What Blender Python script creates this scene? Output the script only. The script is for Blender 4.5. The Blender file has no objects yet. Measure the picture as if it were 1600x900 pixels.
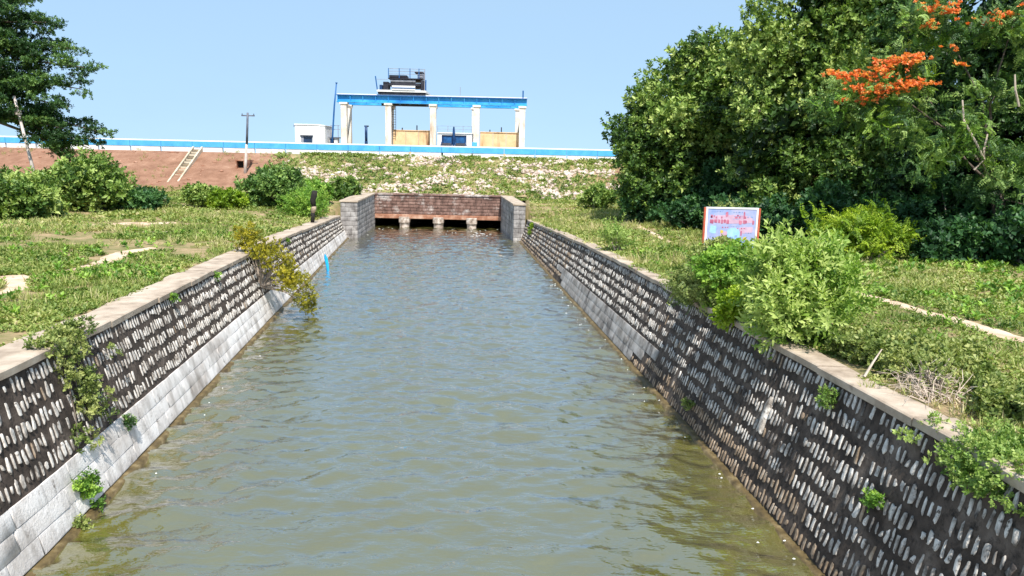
import bpy, math, random
import numpy as np
from mathutils import Matrix, Vector

random.seed(7)
RNG = np.random.default_rng(11)
SC = bpy.context.scene
COL = SC.collection

# ------------------------------------------------------------------ camera, sky, sun, exposure
CAM_Z = 6.5
PITCH = math.atan(201.0 / 1164.0)
ROLL = math.radians(1.3)
cam_data = bpy.data.cameras.new("camera")
cam_data.sensor_width = 36.0
cam_data.lens = 36.0 * 1164.0 / 1600.0
cam_data.clip_start = 0.1
cam_data.clip_end = 6000.0
cam = bpy.data.objects.new("camera", cam_data)
COL.objects.link(cam)
cam.matrix_world = (Matrix.Translation((0, 0, CAM_Z)) @ Matrix.Rotation(math.pi / 2 - PITCH, 4, 'X')
                    @ Matrix.Rotation(ROLL, 4, 'Z'))
SC.camera = cam

SUN_DIR = Vector((0.14, -0.52, 0.85)).normalized()      # from the ground towards the sun
SUN_EL = math.asin(SUN_DIR.z)
SUN_ROT = math.atan2(SUN_DIR.x, SUN_DIR.y)
world = bpy.data.worlds.new("World")
SC.world = world
world.use_nodes = True
wn = world.node_tree
for n in list(wn.nodes):
    wn.nodes.remove(n)
sky = wn.nodes.new("ShaderNodeTexSky")
sky.sky_type = 'NISHITA'
sky.sun_disc = False
sky.sun_elevation = SUN_EL
sky.sun_rotation = SUN_ROT
sky.altitude = 300.0
sky.air_density = 1.3
sky.dust_density = 1.2
sky.ozone_density = 3.0
bg = wn.nodes.new("ShaderNodeBackground")
bg.inputs["Strength"].default_value = 0.15
wo = wn.nodes.new("ShaderNodeOutputWorld")
# the humid lower sky is an even pale blue: sample the sky model a little above the true elevation
tcw = wn.nodes.new("ShaderNodeTexCoord")
sepw = wn.nodes.new("ShaderNodeSeparateXYZ"); wn.links.new(tcw.outputs["Generated"], sepw.inputs[0])
mzw = wn.nodes.new("ShaderNodeMapRange"); wn.links.new(sepw.outputs[2], mzw.inputs[0])
for i_, v_ in zip((1, 2, 3, 4), (0.0, 1.0, 0.15, 1.0)): mzw.inputs[i_].default_value = v_
cmw = wn.nodes.new("ShaderNodeCombineXYZ")
wn.links.new(sepw.outputs[0], cmw.inputs[0]); wn.links.new(sepw.outputs[1], cmw.inputs[1]); wn.links.new(mzw.outputs[0], cmw.inputs[2])
nzw = wn.nodes.new("ShaderNodeVectorMath"); nzw.operation = 'NORMALIZE'; wn.links.new(cmw.outputs[0], nzw.inputs[0])
wn.links.new(nzw.outputs[0], sky.inputs["Vector"])
tintw = wn.nodes.new("ShaderNodeMix"); tintw.data_type = 'RGBA'; tintw.blend_type = 'MULTIPLY'
tintw.inputs[0].default_value = 1.0; tintw.inputs[7].default_value = (0.88, 0.90, 0.95, 1)
wn.links.new(sky.outputs[0], tintw.inputs[6])
hazew = wn.nodes.new("ShaderNodeMix"); hazew.data_type = 'RGBA'
hazew.inputs[7].default_value = (2.0, 2.95, 3.85, 1)      # even humid haze through the whole sky
cirrus = wn.nodes.new("ShaderNodeTexNoise"); cirrus.inputs["Scale"].default_value = 2.2; cirrus.inputs["Detail"].default_value = 6; cirrus.inputs["Roughness"].default_value = 0.6
mpw = wn.nodes.new("ShaderNodeMapping"); mpw.inputs["Scale"].default_value = (1, 1, 3.5)
wn.links.new(tcw.outputs["Generated"], mpw.inputs[0]); wn.links.new(mpw.outputs[0], cirrus.inputs["Vector"])
mrw = wn.nodes.new("ShaderNodeMapRange"); wn.links.new(cirrus.outputs[0], mrw.inputs[0])
for i_, v_ in zip((1, 2, 3, 4), (0.3, 0.7, 0.55, 0.75)): mrw.inputs[i_].default_value = v_
wn.links.new(mrw.outputs[0], hazew.inputs[0])
wn.links.new(tintw.outputs[2], hazew.inputs[6])
wn.links.new(hazew.outputs[2], bg.inputs["Color"])
wn.links.new(bg.outputs[0], wo.inputs["Surface"])

sun_data = bpy.data.lights.new("sun", 'SUN')
sun_data.energy = 4.6
sun_data.angle = math.radians(0.53)
sun_data.color = (1.0, 0.955, 0.88)
sun = bpy.data.objects.new("sun", sun_data)
COL.objects.link(sun)
sun.rotation_euler = (-SUN_DIR).to_track_quat('-Z', 'Y').to_euler()

SC.view_settings.view_transform = 'Standard'
SC.view_settings.look = 'None'
SC.view_settings.exposure = 0.7
SC.view_settings.gamma = 1.0
SC.view_settings.use_curve_mapping = False
SC.cycles.max_bounces = 6
SC.cycles.transparent_max_bounces = 6
SC.cycles.use_denoising = True


# ------------------------------------------------------------------ helpers: objects
def tag(o, label=None, cat=None, group=None, kind=None):
    if label: o["label"] = label
    if cat: o["category"] = cat
    if group: o["group"] = group
    if kind: o["kind"] = kind
    return o

def empty(name, loc, label=None, cat=None, group=None):
    o = bpy.data.objects.new(name, None)
    o.empty_display_size = 0.2
    COL.objects.link(o)
    o.location = loc
    return tag(o, label, cat, group)

def link(name, me, mat, parent=None):
    o = bpy.data.objects.new(name, me)
    if mat is not None and not me.materials:
        me.materials.append(mat)
    COL.objects.link(o)
    if parent is not None:
        o.parent = parent
        # geometry is written in world space: undo the parent's offset
        loc = Vector((0, 0, 0))
        p = parent
        while p is not None:
            loc += p.location
            p = p.parent
        o.location = -loc
    return o

def np_mesh(name, V, F, tint=None, smooth=False):
    """V (n,3); F (m,k) one polygon size"""
    V = np.asarray(V, np.float32); F = np.asarray(F, np.int32)
    me = bpy.data.meshes.new(name)
    m, k = F.shape
    me.vertices.add(len(V)); me.vertices.foreach_set("co", V.ravel())
    me.loops.add(m * k); me.loops.foreach_set("vertex_index", F.ravel())
    me.polygons.add(m)
    me.polygons.foreach_set("loop_start", np.arange(0, m * k, k, dtype=np.int32))
    me.update(calc_edges=True)
    if smooth:
        me.polygons.foreach_set("use_smooth", np.ones(m, bool))
    if tint is not None:
        a = me.attributes.new("tint", 'FLOAT', 'POINT')
        a.data.foreach_set("value", np.asarray(tint, np.float32))
    return me

class MB:
    """collects boxes, tubes and grids into one mesh"""
    def __init__(s):
        s.v = []; s.f = []
    def add(s, vs, fs):
        b = len(s.v)
        s.v += [tuple(v) for v in vs]
        s.f += [tuple(i + b for i in f) for f in fs]
        return s
    def box(s, x0, x1, y0, y1, z0, z1):
        return s.hexa([(x0, y0, z0), (x1, y0, z0), (x1, y1, z0), (x0, y1, z0),
                       (x0, y0, z1), (x1, y0, z1), (x1, y1, z1), (x0, y1, z1)])
    def hexa(s, p):
        return s.add(p, [(0, 3, 2, 1), (4, 5, 6, 7), (0, 1, 5, 4), (1, 2, 6, 5), (2, 3, 7, 6), (3, 0, 4, 7)])
    def tube(s, pts, rad, n=7):
        pts = [Vector(p) for p in pts]
        rad = rad if isinstance(rad, (list, tuple)) else [rad] * len(pts)
        vs = []; fs = []
        for i, p in enumerate(pts):
            t = (pts[min(i + 1, len(pts) - 1)] - pts[max(i - 1, 0)]).normalized()
            a = t.cross(Vector((0, 0, 1)) if abs(t.z) < 0.9 else Vector((1, 0, 0))).normalized()
            b = t.cross(a)
            for k in range(n):
                w = 2 * math.pi * k / n
                vs.append(p + (a * math.cos(w) + b * math.sin(w)) * rad[i])
        for i in range(len(pts) - 1):
            for k in range(n):
                q = (k + 1) % n
                fs.append((i * n + k, i * n + q, (i + 1) * n + q, (i + 1) * n + k))
        fs.append(tuple(range(n - 1, -1, -1)))
        fs.append(tuple(range((len(pts) - 1) * n, len(pts) * n)))
        return s.add(vs, fs)
    def build(s, name, mat, parent=None, bevel=0.0, smooth=False):
        me = bpy.data.meshes.new(name)
        me.from_pydata(s.v, [], s.f)
        me.update()
        if smooth:
            me.polygons.foreach_set("use_smooth", np.ones(len(me.polygons), bool))
        o = link(name, me, mat, parent)
        if bevel:
            m = o.modifiers.new("bevel", 'BEVEL'); m.width = bevel; m.segments = 1
        return o

def vnoise(x, y, scale, seed=0):
    """smooth value noise in -1..1 on numpy arrays"""
    x = np.asarray(x, float) / scale + seed * 17.31; y = np.asarray(y, float) / scale + seed * 9.77
    xi = np.floor(x); yi = np.floor(y); fx = x - xi; fy = y - yi
    fx = fx * fx * (3 - 2 * fx); fy = fy * fy * (3 - 2 * fy)
    def h(a, b):
        v = np.sin(a * 127.1 + b * 311.7) * 43758.5453
        return (v - np.floor(v)) * 2 - 1
    return (h(xi, yi) * (1 - fx) + h(xi + 1, yi) * fx) * (1 - fy) + (h(xi, yi + 1) * (1 - fx) + h(xi + 1, yi + 1) * fx) * fy

# ------------------------------------------------------------------ helpers: materials
def new_mat(name):
    m = bpy.data.materials.new(name); m.use_nodes = True
    nt = m.node_tree
    return m, nt, nt.nodes["Principled BSDF"]

def ramp(nt, src, stops, interp='LINEAR'):
    r = nt.nodes.new("ShaderNodeValToRGB")
    r.color_ramp.interpolation = interp
    e = r.color_ramp.elements
    while len(e) < len(stops): e.new(0.5)
    for el, (p, c) in zip(e, stops):
        el.position = p
        el.color = (*c, 1) if len(c) == 3 else c
    nt.links.new(src, r.inputs[0])
    return r.outputs[0]

def world_pos(nt, scale=(1, 1, 1)):
    g = nt.nodes.new("ShaderNodeNewGeometry")
    mp = nt.nodes.new("ShaderNodeMapping")
    mp.inputs["Scale"].default_value = scale
    nt.links.new(g.outputs["Position"], mp.inputs["Vector"])
    return mp.outputs[0]

def noise(nt, vec, scale, detail=4, rough=0.55, out=0):
    n = nt.nodes.new("ShaderNodeTexNoise")
    n.inputs["Scale"].default_value = scale
    n.inputs["Detail"].default_value = detail
    n.inputs["Roughness"].default_value = rough
    nt.links.new(vec, n.inputs["Vector"])
    return n.outputs[out]

def mix(nt, fac, a, b, mode='MIX'):
    n = nt.nodes.new("ShaderNodeMix"); n.data_type = 'RGBA'; n.blend_type = mode
    for sock, v in ((n.inputs[0], fac), (n.inputs[6], a), (n.inputs[7], b)):
        if hasattr(v, "links"): nt.links.new(v, sock)
        elif isinstance(v, (int, float)): sock.default_value = v
        else: sock.default_value = (*v, 1)
    return n.outputs[2]

def math_n(nt, op, a, b=0.0, clamp=False):
    n = nt.nodes.new("ShaderNodeMath"); n.operation = op; n.use_clamp = clamp
    for s, v in ((n.inputs[0], a), (n.inputs[1], b)):
        if hasattr(v, "links"): nt.links.new(v, s)
        else: s.default_value = v
    return n.outputs[0]

def bump(nt, bsdf, height, strength, dist=0.02):
    b = nt.nodes.new("ShaderNodeBump")
    b.inputs["Strength"].default_value = strength
    b.inputs["Distance"].default_value = dist
    nt.links.new(height, b.inputs["Height"])
    nt.links.new(b.outputs[0], bsdf.inputs["Normal"])

def mottled(name, stops, scale=3.0, rough=0.85, bstr=0.4, bscale=None, stain=None, spec=0.3, vec_scale=(1, 1, 1), metal=0.0, fine=None):
    """noise-driven colour; stain = (colour, scale, lo, hi, vec_scale)"""
    m, nt, b = new_mat(name)
    v = world_pos(nt, vec_scale)
    c = ramp(nt, noise(nt, v, scale, 6, 0.62), stops)
    if stain:
        sc, ss, lo, hi, vs = stain
        f = ramp(nt, noise(nt, world_pos(nt, vs), ss, 5, 0.65), [(lo, (0, 0, 0)), (hi, (1, 1, 1))])
        c = mix(nt, f, c, sc)
    if fine:
        fc, fs, lo, hi = fine
        f2 = ramp(nt, noise(nt, world_pos(nt), fs, 6, 0.7), [(lo, (0, 0, 0)), (hi, (1, 1, 1))])
        c = mix(nt, f2, c, fc)
    nt.links.new(c, b.inputs["Base Color"])
    b.inputs["Roughness"].default_value = rough
    b.inputs["Specular IOR Level"].default_value = spec
    b.inputs["Metallic"].default_value = metal
    if bstr:
        bump(nt, b, noise(nt, world_pos(nt), bscale or scale * 5, 6, 0.65), bstr)
    return m

def leaf_mat(name, stops, trans=0.28, rough=0.5):
    m, nt, b = new_mat(name)
    a = nt.nodes.new("ShaderNodeAttribute"); a.attribute_name = "tint"
    c = ramp(nt, a.outputs["Fac"], stops)
    nt.links.new(c, b.inputs["Base Color"])
    b.inputs["Roughness"].default_value = rough
    b.inputs["Specular IOR Level"].default_value = 0.35
    t = nt.nodes.new("ShaderNodeBsdfTranslucent")
    nt.links.new(mix(nt, 1.0, c, (1.0, 1.15, 0.55), 'MULTIPLY'), t.inputs["Color"])
    mx = nt.nodes.new("ShaderNodeMixShader"); mx.inputs[0].default_value = trans
    nt.links.new(b.outputs[0], mx.inputs[1]); nt.links.new(t.outputs[0], mx.inputs[2])
    nt.links.new(mx.outputs[0], nt.nodes["Material Output"].inputs["Surface"])
    return m

M = {}
M['mortar'] = mottled('mortar', [(0.28, (0.024, 0.018, 0.014)), (0.46, (0.058, 0.043, 0.034)), (0.62, (0.11, 0.084, 0.067)), (0.78, (0.22, 0.18, 0.15))], 1.6, 0.95, 1.0, 12, fine=((0.022, 0.017, 0.014), 6.0, 0.5, 0.66))
M['stone_pale'] = mottled('stone_pale', [(0.3, (0.20, 0.175, 0.15)), (0.46, (0.46, 0.42, 0.375)), (0.58, (0.64, 0.60, 0.55)), (0.75, (0.76, 0.73, 0.69))], 4.2, 0.9, 0.7, 22,
                          stain=((0.06, 0.047, 0.038), 2.2, 0.55, 0.66, (1, 1, 0.55)), fine=((0.10, 0.08, 0.065), 11.0, 0.56, 0.66))
M['stone_grey'] = mottled('stone_grey', [(0.3, (0.15, 0.13, 0.115)), (0.46, (0.40, 0.37, 0.335)), (0.58, (0.58, 0.55, 0.51)), (0.75, (0.72, 0.69, 0.65))], 4.2, 0.9, 0.7, 22,
                          stain=((0.05, 0.043, 0.04), 1.5, 0.52, 0.63, (1, 1, 0.5)), fine=((0.09, 0.075, 0.065), 11.0, 0.55, 0.65))
M['stone_brown'] = mottled('stone_brown', [(0.28, (0.10, 0.075, 0.05)), (0.5, (0.27, 0.20, 0.14)), (0.75, (0.50, 0.43, 0.35))], 4.5, 0.9, 0.8, 20)
M['limewash'] = mottled('limewash', [(0.28, (0.42, 0.37, 0.33)), (0.42, (0.62, 0.57, 0.53)), (0.56, (0.76, 0.72, 0.685)), (0.75, (0.84, 0.81, 0.78))], 0.9, 0.9, 0.8, 20,
                        stain=((0.25, 0.215, 0.185), 2.3, 0.45, 0.76, (1.0, 1.0, 0.22)), fine=((0.14, 0.115, 0.095), 3.2, 0.60, 0.72))
M['render_grey'] = mottled('render_grey', [(0.3, (0.16, 0.14, 0.12)), (0.5, (0.33, 0.30, 0.27)), (0.72, (0.52, 0.49, 0.46))], 1.5, 0.9, 0.5, 14,
                           stain=((0.05, 0.04, 0.035), 1.3, 0.52, 0.68, (1, 1, 0.35)))
M['coping'] = mottled('coping', [(0.28, (0.22, 0.165, 0.12)), (0.5, (0.40, 0.32, 0.245)), (0.72, (0.52, 0.44, 0.35))], 1.6, 0.9, 0.6, 18,
                      stain=((0.13, 0.10, 0.075), 1.1, 0.62, 0.76, (1, 1, 1)))
M['footing'] = mottled('footing', [(0.3, (0.05, 0.034, 0.014)), (0.55, (0.13, 0.092, 0.038)), (0.75, (0.28, 0.22, 0.12))], 4, 0.6, 0.8, 18)
M['head_red'] = mottled('head_red', [(0.3, (0.075, 0.045, 0.036)), (0.5, (0.17, 0.098, 0.078)), (0.72, (0.30, 0.19, 0.155))], 1.6, 0.9, 0.8, 12, fine=((0.06, 0.04, 0.033), 5.0, .55, .68),
                        stain=((0.46, 0.41, 0.38), 0.75, 0.51, 0.66, (1, 1, 1.6)))
M['head_rust'] = mottled('head_rust', [(0.3, (0.20, 0.085, 0.05)), (0.5, (0.33, 0.16, 0.10)), (0.75, (0.52, 0.36, 0.27))], 2.0, 0.9, 0.6, 12)
M['wing'] = mottled('wing', [(0.3, (0.12, 0.11, 0.105)), (0.5, (0.27, 0.25, 0.24)), (0.72, (0.48, 0.46, 0.44))], 1.6, 0.9, 0.6, 14,
                    stain=((0.05, 0.045, 0.04), 1.2, 0.55, 0.7, (1, 1, 0.4)))
M['cutwater'] = mottled('cutwater', [(0.3, (0.14, 0.10, 0.075)), (0.5, (0.36, 0.29, 0.24)), (0.7, (0.62, 0.56, 0.50))], 3.5, 0.9, 0.8, 12)
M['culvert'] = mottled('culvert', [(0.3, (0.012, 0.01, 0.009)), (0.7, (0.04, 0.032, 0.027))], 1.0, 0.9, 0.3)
M['white_paint'] = mottled('white_paint', [(0.3, (0.66, 0.64, 0.61)), (0.55, (0.80, 0.79, 0.77)), (0.8, (0.83, 0.82, 0.81))], 0.9, 0.7, 0.12)
M['band_blue'] = mottled('band_blue', [(0.3, (0.06, 0.32, 0.62)), (0.6, (0.10, 0.43, 0.76)), (0.8, (0.20, 0.52, 0.80))], 0.8, 0.55, 0.1)
M['beam_blue'] = mottled('beam_blue', [(0.3, (0.02, 0.20, 0.50)), (0.5, (0.04, 0.32, 0.66)), (0.7, (0.10, 0.46, 0.74)), (0.85, (0.25, 0.55, 0.75))], 0.5, 0.45, 0.1)
M['flange_blue'] = mottled('flange_blue', [(0.3, (0.012, 0.08, 0.25)), (0.7, (0.025, 0.13, 0.34))], 0.7, 0.5, 0.1)
M['navy'] = mottled('navy', [(0.3, (0.008, 0.02, 0.06)), (0.6, (0.015, 0.06, 0.17)), (0.85, (0.03, 0.13, 0.33))], 1.2, 0.4, 0.1)
M['shutter_blue'] = mottled('shutter_blue', [(0.3, (0.012, 0.05, 0.14)), (0.6, (0.02, 0.12, 0.32)), (0.85, (0.04, 0.22, 0.5))], 1.6, 0.4, 0.1)
M['black_metal'] = mottled('black_metal', [(0.3, (0.012, 0.012, 0.018)), (0.7, (0.04, 0.04, 0.055))], 2.0, 0.55, 0.2)
M['grey_metal'] = mottled('grey_metal', [(0.3, (0.16, 0.17, 0.2)), (0.7, (0.34, 0.35, 0.4))], 2.0, 0.5, 0.2)
M['column'] = mottled('column', [(0.3, (0.56, 0.46, 0.35)), (0.5, (0.74, 0.67, 0.58)), (0.75, (0.80, 0.76, 0.71))], 0.7, 0.8, 0.2, 8,
                      stain=((0.40, 0.25, 0.14), 0.9, 0.54, 0.72, (1.6, 1.6, 0.18)))
M['gate_cream'] = mottled('gate_cream', [(0.3, (0.58, 0.36, 0.18)), (0.55, (0.76, 0.52, 0.29)), (0.8, (0.80, 0.60, 0.38))], 0.8, 0.8, 0.2, 8,
                          stain=((0.22, 0.11, 0.055), 0.8, 0.56, 0.72, (1.2, 1.2, 0.2)))
M['glass_dark'] = mottled('glass_dark', [(0.3, (0.01, 0.015, 0.03)), (0.7, (0.02, 0.05, 0.12))], 1.0, 0.15, 0, spec=0.6)
M['pole'] = mottled('pole', [(0.3, (0.36, 0.30, 0.27)), (0.7, (0.60, 0.53, 0.48))], 1.5, 0.85, 0.3)
M['pole_dark'] = mottled('pole_dark', [(0.3, (0.07, 0.08, 0.11)), (0.7, (0.18, 0.19, 0.23))], 1.5, 0.8, 0.3)
M['wood_dark'] = mottled('wood_dark', [(0.3, (0.01, 0.01, 0.009)), (0.7, (0.035, 0.03, 0.026))], 5, 0.9, 0.5)
M['wood_pale'] = mottled('wood_pale', [(0.3, (0.25, 0.18, 0.12)), (0.7, (0.5, 0.4, 0.3))], 5, 0.9, 0.5)
M['stair_white'] = mottled('stair_white', [(0.3, (0.34, 0.27, 0.18)), (0.6, (0.62, 0.53, 0.40))], 1.4, 0.85, 0.3)
M['stair_tread'] = mottled('stair_tread', [(0.3, (0.15, 0.11, 0.07)), (0.7, (0.42, 0.33, 0.22))], 2.0, 0.9, 0.3)
M['rubble'] = mottled('rubble', [(0.28, (0.24, 0.17, 0.13)), (0.5, (0.50, 0.40, 0.33)), (0.72, (0.68, 0.60, 0.53))], 1.6, 0.9, 0.4, 6)
M['bark'] = mottled('bark', [(0.3, (0.06, 0.045, 0.035)), (0.7, (0.19, 0.15, 0.12))], 3.0, 0.95, 0.8, 12)
M['twig'] = mottled('twig', [(0.3, (0.22, 0.17, 0.13)), (0.7, (0.44, 0.37, 0.31))], 6.0, 0.95, 0.3)
M['dead_twig'] = mottled('dead_twig', [(0.3, (0.42, 0.33, 0.26)), (0.7, (0.62, 0.52, 0.43))], 6.0, 0.95, 0.3)
M['path'] = mottled('path', [(0.28, (0.36, 0.23, 0.15)), (0.5, (0.56, 0.41, 0.29)), (0.75, (0.68, 0.55, 0.42))], 1.4, 0.95, 0.5, 16)
M['plastic_blue'] = mottled('plastic_blue', [(0.3, (0.0, 0.20, 0.48)), (0.7, (0.01, 0.34, 0.66))], 3, 0.4, 0.2)
M['sign_red'] = mottled('sign_red', [(0.3, (0.42, 0.07, 0.035)), (0.7, (0.62, 0.15, 0.08))], 3, 0.6, 0.1)

# foliage palettes
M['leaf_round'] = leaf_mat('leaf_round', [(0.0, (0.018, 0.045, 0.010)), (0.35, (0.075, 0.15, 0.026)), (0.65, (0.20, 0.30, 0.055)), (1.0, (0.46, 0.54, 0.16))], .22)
M['leaf_dark'] = leaf_mat('leaf_dark', [(0.0, (0.012, 0.034, 0.011)), (0.45, (0.042, 0.105, 0.026)), (0.8, (0.13, 0.23, 0.05)), (1.0, (0.28, 0.40, 0.10))], .24)
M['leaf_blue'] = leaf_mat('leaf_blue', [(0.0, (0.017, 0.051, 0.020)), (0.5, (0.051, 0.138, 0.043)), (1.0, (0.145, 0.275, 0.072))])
M['leaf_bright'] = leaf_mat('leaf_bright', [(0.0, (0.043, 0.109, 0.017)), (0.5, (0.174, 0.334, 0.043)), (1.0, (0.377, 0.522, 0.087))], 0.32)
M['leaf_fresh'] = leaf_mat('leaf_fresh', [(0.0, (0.07, 0.15, 0.022)), (0.5, (0.24, 0.37, 0.06)), (1.0, (0.50, 0.58, 0.18))], 0.4)
M['leaf_lime'] = leaf_mat('leaf_lime', [(0.0, (0.07, 0.14, 0.012)), (0.5, (0.21, 0.33, 0.02)), (1.0, (0.40, 0.50, 0.04))], 0.35)
M['leaf_pale'] = leaf_mat('leaf_pale', [(0.0, (0.05, 0.11, 0.02)), (0.5, (0.17, 0.28, 0.05)), (1.0, (0.37, 0.46, 0.13))], 0.32)
M['leaf_yellow'] = leaf_mat('leaf_yellow', [(0.0, (0.09, 0.10, 0.012)), (0.5, (0.28, 0.26, 0.02)), (1.0, (0.48, 0.40, 0.03))], 0.35)
M['leaf_olive'] = leaf_mat('leaf_olive', [(0.0, (0.06, 0.10, 0.022)), (0.5, (0.20, 0.26, 0.065)), (1.0, (0.40, 0.42, 0.14))], 0.3)
M['leaf_ground'] = leaf_mat('leaf_ground', [(0.0, (0.055, 0.11, 0.018)), (0.4, (0.19, 0.265, 0.05)), (0.72, (0.36, 0.385, 0.11)), (1.0, (0.56, 0.48, 0.26))], 0.3)
M['petal'] = leaf_mat('petal', [(0.0, (0.78, 0.17, 0.05)), (0.6, (0.86, 0.29, 0.09)), (1.0, (0.88, 0.46, 0.09))], 0.35)

# ------------------------------------------------------------------ where things are (metres; water at z = 0, canal runs away from the camera)
def f_(t):
    ys = np.array([p[0] for p in t], float); vs = np.array([p[1] for p in t], float)
    return lambda y: np.interp(y, ys, vs)
WATER_L = f_([(-30, -4.0), (11.4, -7.43), (14.4, -7.79), (17.2, -8.12), (21.6, -8.67), (29, -9.57), (39, -10.78), (59.1, -13.22), (62, -13.5)])
WATER_R = f_([(-30, 8.9), (8.15, 5.36), (10.95, 5.10), (14.8, 4.74), (18.1, 4.43), (22.3, 4.04), (28, 3.51), (36.6, 2.70), (47.6, 1.67), (63.5, 0.19)])
CAP_L = f_([(-30, -4.6), (11.4, -8.10), (14.4, -8.51), (17.2, -8.87), (21.6, -9.44), (29, -10.34), (39, -11.51), (59.1, -13.82), (62, -14.1)])
CAP_R = f_([(-30, 9.5), (8.15, 5.98), (10.95, 5.80), (14.8, 5.51), (18.1, 5.24), (22.3, 4.88), (28, 4.33), (36.6, 3.50), (47.6, 2.37), (63.5, 0.68)])
CAPZ = f_([(-30, 3.1), (11, 3.0), (14.6, 2.92), (17.5, 2.87), (22, 2.77), (29, 2.67), (37.5, 2.48), (47.6, 2.17), (59.1, 1.82), (62, 1.75)])

def bank_height(x, y):
    x = np.asarray(x, float); y = np.asarray(y, float)
    cz = CAPZ(y)
    d = np.where(x < -3, CAP_L(y) - x, x - CAP_R(y))
    s = np.clip((d - 0.6) / 5, 0, 1); s = s * s * (3 - 2 * s)
    flat = np.interp(y, [0, 12, 20, 30, 40, 50, 71], [3.0, 2.95, 2.82, 2.66, 2.45, 2.42, 2.72])
    z = (cz - 0.07) * (1 - s) + flat * s
    rough = np.clip((d - 1.0) / 2, 0, 1) * (vnoise(x, y, 4.0, 1) * 0.06 + vnoise(x, y, 1.3, 2) * 0.03)
    z = np.where(y > 59, np.maximum(z, np.interp(y, [59, 63, 71], [1.9, 2.6, 2.78])), z)
    z = z + rough
    slope = 2.78 + (y - 71) / 11.0 * 3.8 + vnoise(x, y, 2.2, 3) * 0.10 + vnoise(x, y, 0.8, 4) * 0.04
    k = np.clip((y - 70) / 1.5, 0, 1)
    z = z * (1 - k) + np.minimum(slope, 6.55) * k
    z = np.where(y > 96, np.interp(y, [96, 112], [6.55, 2.5]), z)
    return z

# ------------------------------------------------------------------ the setting: ground sheet
def make_ground():
    ys = np.concatenate([np.array([-600, -200, -80, -40]), np.arange(-30, 11, 2.0), np.arange(11, 69, 0.7), np.arange(69, 84, 0.5),
                         np.arange(84, 96.5, 3), np.array([97, 100, 104, 108, 112, 130, 180, 300, 600, 1200, 2600])])
    off = np.concatenate([[0, 0.6, 1.2, 1.9], np.arange(2.6, 12, 0.7), np.arange(12, 60, 1.5), np.array([62, 68, 80, 110, 170, 300, 600, 1200, 2600])])
    V = []
    ncol = len(off) * 2 + 2
    for y in ys:
        xl = CAP_L(y) - 0.45; xr = CAP_R(y) + 0.40
        lx = xl - off[::-1]; rx = xr + off
        V += list(zip(lx, [y] * len(lx), bank_height(lx, np.full(len(lx), y))))
        if y < 77.5:
            V += [(xl + 0.02, y, -1.4), (xr - 0.02, y, -1.4)]
        else:
            q = np.array([xl + (xr - xl) / 3, xl + 2 * (xr - xl) / 3])
            V += list(zip(q, [y, y], bank_height(q, np.array([y, y]))))
        V += list(zip(rx, [y] * len(rx), bank_height(rx, np.full(len(rx), y))))
    n = len(ys)
    i = np.arange(n - 1)[:, None]; j = np.arange(ncol - 1)[None, :]
    a = (i * ncol + j).ravel()
    F = np.stack([a, a + 1, a + ncol + 1, a + ncol], 1)
    me = np_mesh("ground", np.array(V), F, smooth=False)
    m, nt, b = new_mat('ground_soil')
    v = world_pos(nt)
    green = ramp(nt, noise(nt, v, 0.9, 10, 0.78), [(0.28, (0.09, 0.10, 0.03)), (0.44, (0.19, 0.175, 0.07)), (0.58, (0.34, 0.245, 0.14)), (0.75, (0.50, 0.36, 0.24))])
    red = ramp(nt, noise(nt, v, 0.55, 9, 0.75), [(0.25, (0.13, 0.070, 0.042)), (0.45, (0.23, 0.122, 0.078)), (0.6, (0.30, 0.170, 0.112)), (0.78, (0.46, 0.32, 0.23))])
    sep = nt.nodes.new("ShaderNodeSeparateXYZ"); nt.links.new(v, sep.inputs[0])
    wob = math_n(nt, 'MULTIPLY', math_n(nt, 'SUBTRACT', noise(nt, v, 0.25, 4), 0.5), 9.0)
    fx = math_n(nt, 'MULTIPLY', math_n(nt, 'ADD', math_n(nt, 'SUBTRACT', -23.5, sep.outputs[0]), wob), 0.5, True)
    fx2 = math_n(nt, 'MULTIPLY', math_n(nt, 'ADD', math_n(nt, 'SUBTRACT', sep.outputs[0], 8.5), wob), 0.5, True)
    fy = math_n(nt, 'MULTIPLY', math_n(nt, 'SUBTRACT', sep.outputs[1], 70.5), 0.6, True)
    fac = math_n(nt, 'MULTIPLY', math_n(nt, 'MAXIMUM', fx, fx2), fy)
    nt.links.new(mix(nt, fac, green, red), b.inputs["Base Color"])
    b.inputs["Roughness"].default_value = 0.95
    b.inputs["Specular IOR Level"].default_value = 0.15
    bump(nt, b, noise(nt, v, 6, 8, 0.7), 0.8, 0.06)
    o = link("ground", me, m)
    tag(o, kind='structure')
    # earth over the culvert, behind the headwall
    xs = np.linspace(-15.5, 1.2, 30); yy = np.linspace(70.75, 79.0, 16)
    X, Y = np.meshgrid(xs, yy)
    Z = bank_height(X, Y) + 0.03
    Z[0] = np.maximum(Z[0], 3.02); Z[1] = np.maximum(Z[1], 3.1)
    nc = len(xs); i = np.arange(len(yy) - 1)[:, None]; j = np.arange(nc - 1)[None, :]; a = (i * nc + j).ravel()
    o2 = link("embankment", np_mesh("embankment", np.stack([X.ravel(), Y.ravel(), Z.ravel()], 1), np.stack([a, a + 1, a + nc + 1, a + nc], 1)), m)
    tag(o2, kind='structure')
make_ground()

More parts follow.
